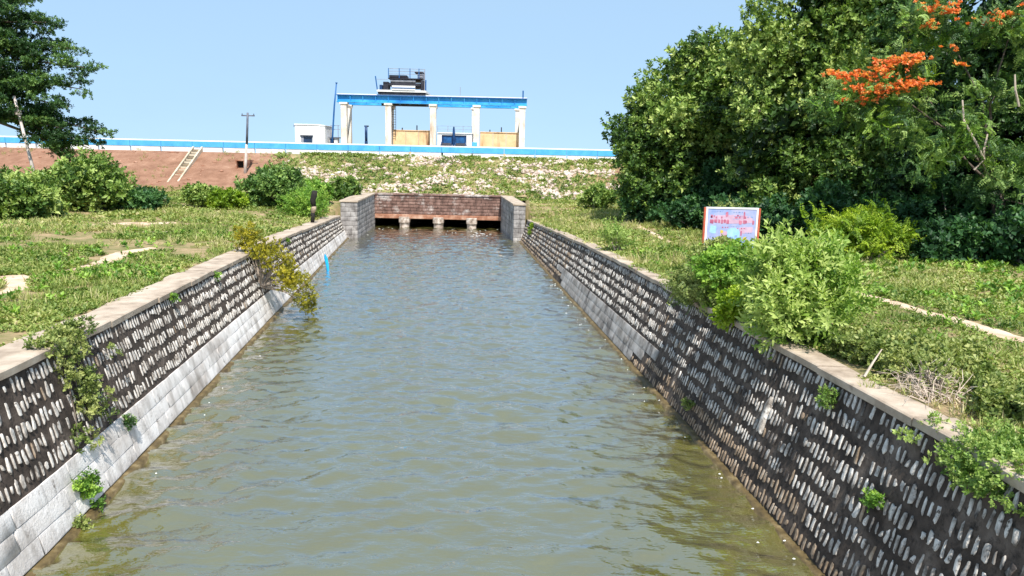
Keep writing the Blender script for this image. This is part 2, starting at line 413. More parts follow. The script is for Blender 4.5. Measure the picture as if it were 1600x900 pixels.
# ------------------------------------------------------------------ the setting: water
def make_water():
    m, nt, b = new_mat('canal_water')
    n1 = noise(nt, world_pos(nt, (0.55, 1.4, 1)), 2.4, 3, 0.55)
    n2 = noise(nt, world_pos(nt, (0.6, 1.5, 1)), 6.5, 3, 0.55)
    n3 = noise(nt, world_pos(nt, (0.8, 1.3, 1)), 16.0, 2, 0.5)
    h = math_n(nt, 'ADD', math_n(nt, 'ADD', n1, math_n(nt, 'MULTIPLY', n2, 0.42)), math_n(nt, 'MULTIPLY', n3, 0.10))
    calm = ramp(nt, noise(nt, world_pos(nt, (1.0, 0.35, 1)), 0.45, 4, 0.6), [(0.35, (0.45, 0.45, 0.45)), (0.62, (1.15, 1.15, 1.15))])
    bump(nt, b, math_n(nt, 'MULTIPLY', h, calm), 0.7, 0.065)
    c = ramp(nt, noise(nt, world_pos(nt), 0.35, 4), [(0.35, (0.106, 0.094, 0.018)), (0.65, (0.116, 0.109, 0.030))])
    nt.links.new(c, b.inputs["Base Color"])
    b.inputs["Roughness"].default_value = 0.04
    b.inputs["IOR"].default_value = 1.333
    gl = nt.nodes.new("ShaderNodeBsdfGlossy"); gl.inputs["Roughness"].default_value = 0.03
    fr = nt.nodes.new("ShaderNodeFresnel"); fr.inputs["IOR"].default_value = 1.45
    nl = b.inputs["Normal"].links[0].from_socket
    nt.links.new(nl, gl.inputs["Normal"]); nt.links.new(nl, fr.inputs["Normal"])
    fac = math_n(nt, 'ADD', math_n(nt, 'MULTIPLY', fr.outputs[0], 2.0), 0.22, True)
    mx = nt.nodes.new("ShaderNodeMixShader")
    nt.links.new(fac, mx.inputs[0]); nt.links.new(b.outputs[0], mx.inputs[1]); nt.links.new(gl.outputs[0], mx.inputs[2])
    nt.links.new(mx.outputs[0], nt.nodes["Material Output"].inputs["Surface"])
    b.inputs["Specular IOR Level"].default_value = 0.0
    ys = np.concatenate([np.arange(-30, 9, 1.0), np.arange(9, 30, 0.07), np.arange(30, 50, 0.11), np.arange(50, 77.6, 0.17)])
    nx = 190
    u = np.linspace(0, 1, nx)
    xl = np.where(ys < 60, WATER_L(ys) - 0.5, -13.3); xr = np.where(ys < 60, WATER_R(ys) + 0.5, 0.4)
    X = xl[:, None] * (1 - u) + xr[:, None] * u
    Y = np.repeat(ys[:, None], nx, 1)
    Z = np.zeros_like(X)
    r = np.random.default_rng(5)
    for k in range(80):
        wl = math.exp(r.uniform(math.log(0.28), math.log(2.0)))
        th = r.normal(math.pi / 2 + 0.1, 0.62)
        A = 0.0064 * wl ** 0.8
        ph = r.uniform(0, 6.28)
        w = 2 * math.pi / wl * (X * math.cos(th) + Y * math.sin(th)) + ph
        g = 0.6 + 0.4 * vnoise(X, Y, 5.0, k % 9 + 20)
        Z += A * g * (np.sin(w) + 0.25 * np.sin(2 * w + 1.2))
    Z *= (1 + 0.25 * vnoise(X, Y, 7.0, 40))
    n = len(ys); i = np.arange(n - 1)[:, None]; j = np.arange(nx - 1)[None, :]; a = (i * nx + j).ravel()
    me = np_mesh("water", np.stack([X.ravel(), Y.ravel(), Z.ravel()], 1), np.stack([a, a + 1, a + nx + 1, a + nx], 1), smooth=True)
    tag(link("water", me, m), kind='structure')
make_water()

# ------------------------------------------------------------------ canal walls
def wall_frame(side, y, t, lift=0.0):
    """point and axes on the battered face; t 0 at the coping, 1 at the water"""
    C, W = (CAP_L, WATER_L) if side < 0 else (CAP_R, WATER_R)
    def P(yy, tt):
        c = np.array([C(yy), yy, CAPZ(yy) - 0.13]); w = np.array([W(yy), yy, 0.0])
        return c + (w - c) * tt
    p = P(y, t)
    a = P(y + 0.2, t) - P(y - 0.2, t); a /= np.linalg.norm(a)
    up = P(y, t - 0.02) - P(y, t + 0.02); up /= np.linalg.norm(up)
    n = np.cross(a, up) if side > 0 else np.cross(up, a)
    if n[2] < 0 and side < 0 or (side > 0 and n[0] > 0): n = -n
    n /= np.linalg.norm(n)
    up = np.cross(n, a) if side < 0 else np.cross(a, n)
    if up[2] < 0: up = -up
    return p + n * lift, a, up, n

def stone_template(r, k=10, rough=0.2):
    """an irregular split stone in the unit square, x along, y up, z out of the wall"""
    ang = np.linspace(0, 2 * np.pi, k, endpoint=False) + r.uniform(-.22, .22, k)
    sq = np.stack([np.sign(np.cos(ang)) * np.abs(np.cos(ang)) ** 0.5, np.sign(np.sin(ang)) * np.abs(np.sin(ang)) ** 0.4], 1) * 0.5
    sq[:, 0] *= 1 + r.uniform(-0.42, 0.22, k)
    sq[:, 1] *= 1 + r.uniform(-0.26, 0.08, k)
    sq[:, 0] *= 1 + r.uniform(-.7, .7) * sq[:, 1]
    sq[:, 0] += r.uniform(-0.3, 0.3) * sq[:, 1]
    sq[:, 0] += .16 * np.sin(sq[:, 1] * r.uniform(3, 8) + r.uniform(0, 6))
    tx, ty = r.uniform(-.35, .35, 2)
    zt = (0.85 + tx * sq[:, 0] + ty * sq[:, 1] + r.uniform(-.14, .14, k))[:, None]
    top = np.concatenate([sq * r.uniform(0.84, 0.93), zt], 1)
    mid = np.concatenate([sq, zt - r.uniform(.25, .5)], 1)
    bot = np.concatenate([sq * 1.0, np.full((k, 1), -0.4)], 1)
    V = np.concatenate([bot, mid, top, [[r.uniform(-.15, .15), r.uniform(-.2, .2), r.uniform(0.8, 1.05)]]])
    F = []
    for L in (0, 1):
        for q in range(k):
            a, b2 = L * k + q, L * k + (q + 1) % k
            F += [(a, b2, b2 + k), (a, b2 + k, a + k)]
    F += [(2 * k + q, 2 * k + (q + 1) % k, 3 * k) for q in range(k)]
    return V, np.array(F)

def block_template(r):
    w = 0.5
    j = lambda: r.uniform(-0.03, 0.03)
    base = [(-w, -w), (w, -w), (w, w), (-w, w)]
    V = [(x, y, -0.5) for x, y in base] + [(x + j() * .3, y + j(), 0.6) for x, y in base] + [(x * 0.95 + j() * .3, y * 0.9 + j(), r.uniform(0.85, 1.1)) for x, y in base]
    F = []
    for L in (0, 4):
        for q in range(4):
            a, b2 = L + q, L + (q + 1) % 4
            F += [(a, b2, b2 + 4), (a, b2 + 4, a + 4)]
    F += [(8, 9, 10), (8, 10, 11)]
    return np.array(V), np.array(F)

r_st = np.random.default_rng(3)
STONES = [stone_template(r_st) for _ in range(32)]
BLOCKS = [block_template(r_st) for _ in range(8)]

def place_pieces(root, items, mats, keep, names, y_first):
    """items: (frame, sx, sy, sz, template kind, index, material, distance); the `keep` nearest become parts of their own"""
    items.sort(key=lambda it: it[7] if it[7] > y_first else 1e3 + it[7])
    shared = {}
    rl = Vector(root.location)
    for it in items[:keep]:
        (p, a, u, n), sx, sy, sz, kind, idx, mat, d = it
        T = STONES[idx] if kind == 's' else BLOCKS[idx]
        key = (kind, idx, mat)
        if key not in shared:
            me = np_mesh(names[kind], T[0], T[1]); me.materials.append(M[mat]); shared[key] = me
        o = bpy.data.objects.new(names[kind], shared[key])
        COL.objects.link(o)
        o.parent = root
        mw = Matrix(((a[0] * sx, u[0] * sy, n[0] * sz, p[0]), (a[1] * sx, u[1] * sy, n[1] * sz, p[1]), (a[2] * sx, u[2] * sy, n[2] * sz, p[2]), (0, 0, 0, 1)))
        o.matrix_local = Matrix.Translation(-rl) @ mw
    rest = {}
    for it in items[keep:]:
        rest.setdefault((it[6], it[4]), []).append(it)
    for (mat, kind), L in rest.items():
        Vs = []; Fs = []; b = 0
        for (p, a, u, n), sx, sy, sz, kd, idx, _, d in L:
            T = STONES[idx] if kd == 's' else BLOCKS[idx]
            Vs.append(p + T[0][:, :1] * a * sx + T[0][:, 1:2] * u * sy + T[0][:, 2:] * n * sz)
            Fs.append(T[1] + b); b += len(T[0])
        o = link({'s': "stone_courses", 'b': "block_courses"}[kind], np_mesh("stone_courses", np.concatenate(Vs), np.concatenate(Fs)), M[mat], root)
        tag(o, kind='stuff')

def make_canal_wall(side, label):
    r = np.random.default_rng(21 + side)
    C, W = (CAP_L, WATER_L) if side < 0 else (CAP_R, WATER_R)
    root = empty("canal_wall", (float(C(12)), 12.0, 0.0), label, "wall")
    y0, y1 = -8.0, 59.6
    # rough mortar face behind the stones
    ys = np.arange(y0, y1 + .01, 0.22); ts = np.linspace(0, 1.22, 26)
    V = []
    for y in ys:
        c = np.array([C(y), y, CAPZ(y) - 0.1]); w = np.array([W(y), y, 0.0])
        for t in ts:
            q = c + (w - c) * t
            n = -0.012 + 0.010 * float(vnoise(y, t * 3 + side * 7, 0.35, 6)) + 0.007 * float(vnoise(y, t * 3, 0.12, 7))
            V.append((q[0] - side * n, q[1], q[2] + n * 0.7))
    nt_ = len(ts); i = np.arange(len(ys) - 1)[:, None]; j = np.arange(nt_ - 1)[None, :]; a = (i * nt_ + j).ravel()
    F = np.stack([a, a + 1, a + nt_ + 1, a + nt_], 1)
    if side > 0: F = F[:, ::-1]
    link("mortar_face", np_mesh("mortar_face", np.array(V), F), M['mortar'], root)
    # stones set on edge in courses
    items = []
    n_c = 8
    for c in range(n_c):
        y = y0 + r.uniform(0, .3)
        while y < y1 - 0.2:
            L = math.hypot(abs(C(y) - W(y)), CAPZ(y) - 0.13)
            ch = L / n_c
            far = np.clip((y - 27) / 16, 0, 1)
            pitch = r.uniform(0.105, 0.185) * (1 + far * 1.2)
            width = pitch * r.uniform(0.27, 0.58 + 0.24 * far)
            height = ch * (r.uniform(0.58, 0.84) if r.random() < .78 else r.uniform(.28, .6))
            t = (c + 0.47 + r.uniform(-.09, .09)) / n_c
            lower_l = side < 0 and c >= 5
            mid_r = side > 0 and c >= 5 and 21 + 1.3 * (c - 5) < y < 41 - 2 * (7 - c)
            if not lower_l and not mid_r and r.random() > 0.08:
                fr = wall_frame(side, y + pitch / 2, t)
                if side < 0: mat = 'stone_pale'
                else: mat = 'stone_brown' if (c >= 6 + (vnoise(y, c, 3.0, 8) > 0.2)) or (y > 38 and r.random() < .4) else 'stone_grey'
                if r.random() < 0.04: mat = 'stone_brown'
                items.append((fr, width, height, r.uniform(0.012, 0.026), 's', int(r.integers(len(STONES))), mat, float(y)))
            y += pitch
    blocks = []
    rows = ((5.06 / 8, 5.97 / 8), (5.985 / 8, 6.88 / 8), (6.895 / 8, 7.78 / 8))  # dark mortar left bare below the last row stands for an undercut shadow
    for k, (t0, t1) in enumerate(rows):
        y = (y0 if side < 0 else 21.3 + k * 1.2) + r.uniform(0, .5)
        yend = y1 - .3 if side < 0 else 40 - k * 1.3
        while y < yend:
            ln = r.uniform(0.5, 1.7)
            L = math.hypot(abs(C(y) - W(y)), CAPZ(y) - 0.13)
            fr = wall_frame(side, y + ln / 2, (t0 + t1) / 2)
            blocks.append((fr, ln - 0.010, (t1 - t0) * L, r.uniform(0.024, 0.034), 'b', int(r.integers(len(BLOCKS))), 'limewash' if side < 0 else 'render_grey', float(y)))
            y += ln
    if side > 0:      # one long pale stone hanging loose in the face
        items.append((wall_frame(side, 14.4, .47), .17, .85, .09, 's', 5, 'stone_pale', 8.5))
    place_pieces(root, items, None, 300, {'s': 'stone', 'b': 'block'}, 11.0 if side < 0 else 8.0)
    place_pieces(root, blocks, None, 130, {'s': 'stone', 'b': 'block'}, 10.0)
    # footing ledge at the water line
    V = []
    ys = np.arange(y0, y1, 0.5)
    for y in ys:
        w = float(W(y)); k = -side
        g = 0.02 * float(vnoise(y, 3, 0.9, 12))
        for dx, z in ((-0.3, 0.05), (0.05, 0.055), (0.13 + g, 0.035), (0.17 + g, -0.25)):
            V.append((w + k * dx, y, z + 0.012 * float(vnoise(y, dx * 9, 0.4, 13))))
    i = np.arange(len(ys) - 1)[:, None]; j = np.arange(3)[None, :]; a = (i * 4 + j).ravel()
    link("footing", np_mesh("footing", np.array(V), np.stack([a, a + 1, a + 5, a + 4], 1)), M['footing'], root)
    # coping slabs, each a piece
    y = y0
    while y < 58.6:
        ln = min(r.uniform(1.7, 3.1), 59.2 - y)
        wd = 0.92 if side < 0 else 0.55
        dz = r.uniform(-0.02, 0.025); tilt = r.uniform(-0.012, 0.02)
        ov = r.uniform(0.0, 0.03)
        def pt(yy, out, z):
            return (float(C(yy)) - side * 0.05 + side * out, yy, z)
        ya, yb = y + 0.012, y + ln - 0.012
        za, zb = float(CAPZ(ya)) + dz - tilt, float(CAPZ(yb)) + dz + tilt
        mb = MB()
        n = 4
        jag = [r.uniform(-0.025, 0.02) for _ in range(n + 1)]
        rows_ = []
        for q in range(n + 1):
            f = q / n; yy = ya + (yb - ya) * f; z = za + (zb - za) * f
            o_ = wd + jag[q] * 3
            e = ov + jag[q] * 0.5
            rows_.append([pt(yy, -e, z - 0.14), pt(yy, -e, z - 0.02), pt(yy, -e + 0.03, z), pt(yy, o_ * 0.5, z + jag[q] * .3), pt(yy, o_, z - 0.01), pt(yy, o_, z - 0.16)])
        vs = [p for rr in rows_ for p in rr]
        fs = []
        for q in range(n):
            for w in range(6):
                a0 = q * 6 + w; b0 = q * 6 + (w + 1) % 6
                fs.append((a0, b0, b0 + 6, a0 + 6) if side < 0 else (a0, a0 + 6, b0 + 6, b0))
        fs += [tuple(range(6)), tuple(range(n * 6 + 5, n * 6 - 1, -1))]
        mb.add(vs, fs)
        mb.build("coping_slab", M['coping'], root)
        y += ln
    return root

wall_l = make_canal_wall(-1, "battered stone canal wall with a whitewashed foot and pale coping slabs")
wall_r = make_canal_wall(1, "dark battered stone canal wall below the signboard and the bushes")

# ------------------------------------------------------------------ outlet headwall and wing walls
def make_headwall():
    root = empty("headwall", (-7.0, 70.4, 0.0), "reddish brown outlet headwall with four dark culvert openings at canal end", "headwall")
    r = np.random.default_rng(31)
    MB().box(-13.3, -0.9, 70.06, 70.75, 0.86, 3.04).build("core", M['mortar'], root)
    rows = 6; zb, zt = 1.22, 2.96
    meshes = {}
    for k in range(rows):
        z0 = zb + (zt - zb) * k / rows; h = (zt - zb) / rows
        x = -13.1 - r.uniform(0, .3)
        while x < -1.0:
            ln = r.uniform(0.42, 0.7); xe = min(x + ln, -0.95)
            if xe - x > 0.1:
                idx = int(r.integers(len(BLOCKS)))
                if idx not in meshes:
                    me = np_mesh("block", BLOCKS[idx][0], BLOCKS[idx][1]); me.materials.append(M['head_red']); meshes[idx] = me
                o = bpy.data.objects.new("block", meshes[idx]); COL.objects.link(o); o.parent = root
                sx, sy, sz = xe - x - 0.025, h - 0.025, r.uniform(0.05, 0.085)
                o.matrix_local = Matrix.Translation(-root.location) @ Matrix(((sx, 0, 0, (x + xe) / 2), (0, 0, -sz, 70.06), (0, sy, 0, z0 + h / 2), (0, 0, 0, 1)))
            x = xe
    MB().box(-13.35, -0.85, 69.92, 70.8, 2.97, 3.13).build("coping", M['head_red'], root, 0.02)
    MB().box(-13.25, -0.95, 69.90, 70.7, 0.80, 1.20).build("breast_beam", M['head_rust'], root, 0.03)
    for x in (-10.25, -7.06, -3.93):
        mb = MB()
        w = 0.42
        # cutwater pier: pointed nose, with a pale cap block
        for z0, z1, s in ((-1.3, 0.42, 1.0), (0.42, 0.98, 1.18)):
            ww = w * s; y0_ = 69.62 - (0.12 if s > 1 else 0)
            P = [(x - ww, 70.75), (x - ww, y0_ + 0.25), (x - ww * 0.4, y0_), (x + ww * 0.4, y0_), (x + ww, y0_ + 0.25), (x + ww, 70.75)]
            mb.add([(px, py, z0) for px, py in P] + [(px, py, z1) for px, py in P],
                   [tuple(range(5, -1, -1)), tuple(range(6, 12))] + [(q, (q + 1) % 6, (q + 1) % 6 + 6, q + 6) for q in range(6)])
        mb.build("pier", M['cutwater'], root, 0.04)
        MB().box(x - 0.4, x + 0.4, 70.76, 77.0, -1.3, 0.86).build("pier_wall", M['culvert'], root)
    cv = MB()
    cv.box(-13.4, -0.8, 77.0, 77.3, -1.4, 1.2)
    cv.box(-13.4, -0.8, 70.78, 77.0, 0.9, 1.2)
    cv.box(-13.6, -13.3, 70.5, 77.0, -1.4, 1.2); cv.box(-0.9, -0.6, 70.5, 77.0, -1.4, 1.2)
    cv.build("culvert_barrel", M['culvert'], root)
make_headwall()

def make_wing(name_label, side):
    """a block-built wall from the headwall to the canal wall; inner face towards the water"""
    r = np.random.default_rng(41 + side)
    if side < 0:
        A = np.array([-12.42, 59.3]); B = np.array([-13.0, 69.9]); out = -1; th = 1.35
    else:
        A = np.array([0.0, 60.0]); B = np.array([-1.2, 69.9]); out = 1; th = 0.95
    zA, zB = 2.98, 3.12
    root = empty("wing_wall", (float(A[0]), float(A[1]), 0.0), name_label, "wall")
    def quad(p, q, ztp, ztq, nm, thick_vec):
        pass
    O = np.array([out * th, 0.0])
    def pr(p, z): return (p[0], p[1], z)
    A2, B2 = A + O, B + O
    mb = MB()
    ins = 0.05
    Ai = A + np.array([out * ins, ins]); Bi = B + np.array([out * ins, 0]); A2i = A2 + np.array([0, ins])
    pts = [Ai, A2i, B2, Bi] if out > 0 else [A2i, Ai, Bi, B2]
    zt = [zA, zA, zB, zB]
    mb.hexa([pr(p, -1.3) for p in pts] + [pr(p, z - 0.1) for p, z in zip(pts, zt)])
    mb.build("core", M['mortar'], root)
    cp = MB()
    e = 0.06
    Ac, A2c = A + np.array([-out * e, -e]), A2 + np.array([out * e, -e])
    Bc, B2c = B + np.array([-out * e, 0]), B2 + np.array([out * e, 0])
    pts = [Ac, A2c, B2c, Bc] if out > 0 else [A2c, Ac, Bc, B2c]
    cp.hexa([pr(p, z - 0.12) for p, z in zip(pts, zt)] + [pr(p, z + 0.02) for p, z in zip(pts, zt)])
    cp.build("coping", M['coping'], root, 0.015)
    meshes = {}
    def face(p, q, ztp, ztq, nrm):
        d = q - p; L = np.linalg.norm(d); d = d / L
        rows = 8
        for k in range(rows):
            s = -r.uniform(0, 0.4)
            while s < L - 0.05:
                ln = r.uniform(0.45, 0.85); s0 = max(s, 0); s1 = min(s + ln, L)
                if s1 - s0 > 0.08:
                    c = (s0 + s1) / 2; top = ztp + (ztq - ztp) * c / L - 0.14
                    h = (top + 0.1) / rows; z = -0.1 + h * (k + .5)
                    idx = int(r.integers(len(BLOCKS)))
                    if idx not in meshes:
                        me = np_mesh("block", BLOCKS[idx][0], BLOCKS[idx][1]); me.materials.append(M['wing']); meshes[idx] = me
                    o = bpy.data.objects.new("block", meshes[idx]); COL.objects.link(o); o.parent = root
                    sx, sy, sz = s1 - s0 - 0.02, h - 0.02, r.uniform(0.04, 0.06)
                    pos = p + d * c + nrm * -0.0
                    o.matrix_local = Matrix.Translation(-root.location) @ Matrix(((d[0] * sx, 0, nrm[0] * sz, pos[0] - nrm[0] * .05), (d[1] * sx, 0, nrm[1] * sz, pos[1] - nrm[1] * .05), (0, sy, 0, z), (0, 0, 0, 1)))
                s += ln
    dv = (B - A) / np.linalg.norm(B - A)
    nin = np.array([-out * abs(dv[1]), dv[0] * out]); 
    face(A, B, zA, zB, nin)
    face(A if out > 0 else A2, A2 if out > 0 else A, zA, zA, np.array([0.0, -1.0]))
make_wing("grey block wing wall left of the culvert openings", -1)
make_wing("grey block wing wall right of the culvert openings, its front partly overgrown", 1)

# ------------------------------------------------------------------ dam crest: parapet, gantry, huts, poles
def make_parapet():
    root = empty("parapet", (-30.0, 82.6, 6.7), "long white parapet with a sky blue band along the dam crest", "parapet")
    x0, x1 = -110.0, 95.0
    MB().box(x0, x1, 82.55, 82.85, 7.64, 7.78).build("coping", M['white_paint'], root, 0.015)
    x = x0; k = 0
    r = np.random.default_rng(51)
    while x < x1:
        ln = 3.4
        vis = -62 < x < 16
        if vis or True:
            MB().box(x + 0.02, x + ln - 0.02, 82.52, 82.82, 7.06, 7.635).build("blue_panel", M['band_blue'], root)
            gap = 0.12 if k % 2 else 0.3
            MB().box(x + gap / 2, x + ln - gap / 2, 82.56, 82.80, 6.2, 7.055).build("base_panel", M['white_paint'], root)
        x += ln; k += 1
make_parapet()

def make_gantry():
    # front row of columns at y = 86, back row 4.3 m behind, set along the canal
    off = Vector((-0.45, 4.3, 0))
    root = empty("gantry", (-9.4, 86.0, 6.75), "tall blue beamed gantry on cream columns above the dam crest", "gantry")
    xs = (-19.35, -14.35, -9.32, -4.42, 0.72)
    for row in (0, 1):
        o = off * row
        for x in xs:
            mb = MB(); w = 0.33
            mb.box(x + o.x - w, x + o.x + w, 86 + o.y - w, 86 + o.y + w, 6.6, 12.40)
            mb.build("column", M['column'], root, 0.02)
            MB().box(x + o.x - 0.45, x + o.x + 0.45, 86 + o.y - 0.42, 86 + o.y + 0.42, 12.16, 12.385).build("column_head", M['column'], root, 0.02)
        # plate girder: web with stiffeners between two flanges
        xa, xb = -20.1 + o.x, 1.2 + o.x
        yc = 86 + o.y
        MB().box(xa, xb, yc - 0.06, yc + 0.06, 12.50, 13.16).build("girder_web", M['beam_blue'], root)
        MB().box(xa - .03, xb + .03, yc - 0.32, yc + 0.32, 12.39, 12.50).build("lower_flange", M['beam_blue'], root)
        MB().box(xa - .03, xb + .03, yc - 0.32, yc + 0.32, 13.16, 13.24).build("upper_flange", M['flange_blue'], root)
        MB().box(xa, xb, yc - 0.06, yc + 0.06, 13.24, 13.36).build("rail", M['white_paint'], root)
        x = xa + 0.05
        while x < xb:
            MB().box(x, x + 0.05, yc - 0.27, yc - 0.062, 12.502, 13.158).build("stiffener", M['beam_blue'], root)
            x += 1.42
    # bracing between the two rows on the columns
    for x in (xs[0], xs[1], xs[4]):
        a = Vector((x, 86.3, 11.9)); b = Vector((x + off.x, 86 + off.y - .3, 9.0))
        MB().tube([a, b], 0.07, 5).build("brace", M['black_metal'], root)
        MB().box(x - 0.1, x + 0.1, 86.33, 86 + off.y - 0.33, 11.95, 12.2).build("tie_beam", M['column'], root)
    # rusty ladder on the second column pair
    lad = MB()
    for q in (-0.2, 0.2):
        lad.box(-13.85 + q, -13.8 + q, 86.5, 86.55, 8.8, 12.3)
    for q in range(12):
        lad.box(-14.05, -13.6, 86.51, 86.54, 8.95 + q * .28, 8.99 + q * .28)
    lad.build("ladder", M['black_metal'], root)
    # bracket and short mast on the end
    MB().tube([(0.75, 86, 13.25), (0.75, 86, 14.1)], 0.09, 6).build("end_mast", M['flange_blue'], root)
    MB().tube([(-6.3, 86, 13.3), (-6.3, 86, 14.35)], 0.03, 5).build("aerial", M['grey_metal'], root)
    return root
make_gantry()

def make_trolley():
    root = empty("hoist_trolley", (-12.9, 88.0, 13.4), "dark hoist trolley with railed platform standing on the gantry beams", "hoist")
    y0, y1 = 85.7, 90.4
    mb = MB()
    for yc in (86.0, 90.3):
        mb.box(-15.5, -10.2, yc - 0.2, yc + 0.2, 13.38, 13.62)
    mb.build("end_carriage", M['black_metal'], root, 0.02)
    for yc in (86.0, 90.3):
        for x in (-15.1, -10.7):
            w = MB(); w.tube([(x, yc - 0.1, 13.56), (x, yc + 0.1, 13.56)], 0.19, 12)
            w.build("wheel", M['grey_metal'], root)
    MB().box(-15.6, -10.1, y0, y1, 13.63, 13.84).build("deck", M['white_paint'], root)
    MB().box(-13.9, -11.3, 85.62, 85.69, 13.84, 14.32).build("deck_panel", M['white_paint'], root)
    MB().box(-13.9, -11.3, 85.58, 85.62, 14.02, 14.12).build("panel_stripe", M['flange_blue'], root)
    MB().box(-14.3, -10.75, 85.75, 89.9, 14.32, 14.62).build("hoist_frame", M['black_metal'], root, 0.02)
    dr = MB(); dr.tube([(-14.1, 86.0, 14.84), (-11.3, 86.0, 14.84)], 0.2, 14); dr.build("rope_drum", M['grey_metal'], root, smooth=False)
    MB().box(-14.35, -10.75, 85.7, 89.9, 15.05, 15.14).build("platform", M['black_metal'], root)
    MB().box(-14.3, -12.3, 86.2, 87.6, 15.14, 15.5).build("gearbox", M['black_metal'], root, 0.03)
    MB().box(-15.35, -15.05, 86.0, 87.2, 13.84, 14.4).build("control_box", M['navy'], root, 0.02)
    MB().box(-14.95, -14.35, 86.0, 87.4, 13.84, 14.75).build("motor", M['black_metal'], root, 0.04)
    MB().box(-10.75, -10.3, 86.0, 87.8, 13.84, 14.95).build("counter_gear", M['black_metal'], root, 0.05)
    MB().box(-11.1, -10.5, 86.0, 87.8, 15.14, 15.75).build("motor_cover", M['grey_metal'], root, 0.05)
    MB().box(-11.4, -10.5, 85.9, 87.9, 15.75, 15.92).build("cover_roof", M['black_metal'], root)
    for x in (-14.3, -13.1, -11.9, -10.9):
        MB().box(x - .04, x + .04, 85.75, 85.83, 15.14, 16.2).build("railing_post", M['flange_blue'], root)
    MB().box(-10.3, -10.22, 85.75, 85.83, 13.84, 16.1).build("railing_post", M['grey_metal'], root)
    for z in (15.55, 15.85, 16.12):
        MB().box(-14.34, -10.22, 85.77, 85.81, z, z + 0.05).build("handrail", M['grey_metal'], root)
    for p, q in (((-15.55, 85.75, 13.84), (-15.75, 85.75, 15.3)), ((-10.15, 85.75, 13.84), (-10.12, 85.75, 15.0))):
        MB().tube([p, q], 0.07, 6).build("upright", M['flange_blue'], root)
    MB().box(-15.7, -14.4, 85.74, 85.77, 14.95, 14.99).build("handrail", M['grey_metal'], root)
    # lifting beam hung below the girders on ropes
    hb = MB(); hb.box(-15.4, -10.1, 87.4, 88.2, 12.25, 12.85)
    hb.build("lifting_beam", M['black_metal'], root, 0.03)
    for x in (-14.6, -10.9):
        MB().tube([(x, 87.8, 12.8), (x, 87.8, 14.4)], 0.04, 5).build("hoist_rope", M['black_metal'], root)
    for x in (-13.4, -12.2, -11.2):
        MB().box(x, x + 0.25, 87.37, 87.4, 12.4, 12.62).build("sheave_plate", M['beam_blue'], root)
make_trolley()

def make_gate_panel(x0, x1, label, seed):
    root = empty("gate_panel", ((x0 + x1) / 2, 86.9, 6.75), label, "gate", "cream gate panels between gantry columns")
    r = np.random.default_rng(seed)
    n = 3
    for k in range(n):
        a = x0 + (x1 - x0) * k / n; b = x0 + (x1 - x0) * (k + 1) / n
        MB().box(a + 0.015, b - 0.015, 86.8 + 0.01 * k, 86.98, 6.8, 9.44).build("plate", M['gate_cream'], root, 0.015)
    MB().box(x0, x1, 86.74, 87.02, 9.44, 9.53).build("top_rail", M['gate_cream'], root)
    for k in (0.12, 0.5):
        x = x0 + (x1 - x0) * (k + r.uniform(0, .15))
        MB().box(x - .06, x + .06, 86.85, 86.95, 9.53, 9.53 + (0.55 if k > .3 else 0.25)).build("lug", M['black_metal'], root)
make_gate_panel(-14.0, -9.6, "stained cream gate panel between the second and third gantry columns", 5)
make_gate_panel(-4.05, 0.42, "stained cream gate panel between the two rightmost gantry columns", 9)

def make_white_hut():
    root = empty("white_hut", (-23.0, 85.2, 6.75), "small flat roofed white hut with one dark window on the dam", "hut")
    x0, x1, y0, y1, z0, z1 = -24.55, -21.2, 84.6, 87.8, 6.7, 9.72
    wx0, wx1, wz0, wz1 = -23.9, -22.6, 7.72, 8.58
    mb = MB()
    mb.box(x0, wx0, y0, y0 + .2, z0, z1); mb.box(wx1, x1, y0, y0 + .2, z0, z1)
    mb.box(wx0, wx1, y0, y0 + .2, z0, wz0); mb.box(wx0, wx1, y0, y0 + .2, wz1, z1)
    mb.box(x0, x0 + .2, y0 + .2, y1, z0, z1); mb.box(x1 - .2, x1, y0 + .2, y1, z0, z1); mb.box(x0 + .2, x1 - .2, y1 - .2, y1, z0, z1)
    mb.build("wall", M['white_paint'], root)
    MB().box(x0 - .06, x1 - .6, y0 - .06, y1 + .06, z1, z1 + 0.14).build("roof_slab", M['white_paint'], root, 0.015)
    MB().box(x1 - .6, x1 + .06, y0 - .06, y1 + .06, z1 - .02, z1 + 0.05).build("roof_edge", M['white_paint'], root, 0.01)
    win = MB().box(wx0, wx1, y0 + .12, y0 + .16, wz0, wz1).build("window", M['glass_dark'], root)
    f = MB()
    f.box(wx0, wx0 + .28, y0 + .04, y0 + .11, wz0, wz1); f.box(wx1 - .08, wx1, y0 + .04, y0 + .11, wz0, wz1); f.box(wx0 + .28, wx1 - .08, y0 + .04, y0 + .11, wz1 - .07, wz1)
    f.build("frame", M['grey_metal'], win)
    MB().box(wx0 - .08, wx1 + .08, y0 - .12, y0 - .001, wz1 + .01, wz1 + .07).build("sunshade", M['pole_dark'], root)
    MB().box(x0 - .14, x0 - .07, y0, y0 + .1, z1 - .2, z1 + .05).build("drain_spout", M['pole_dark'], root)
make_white_hut()

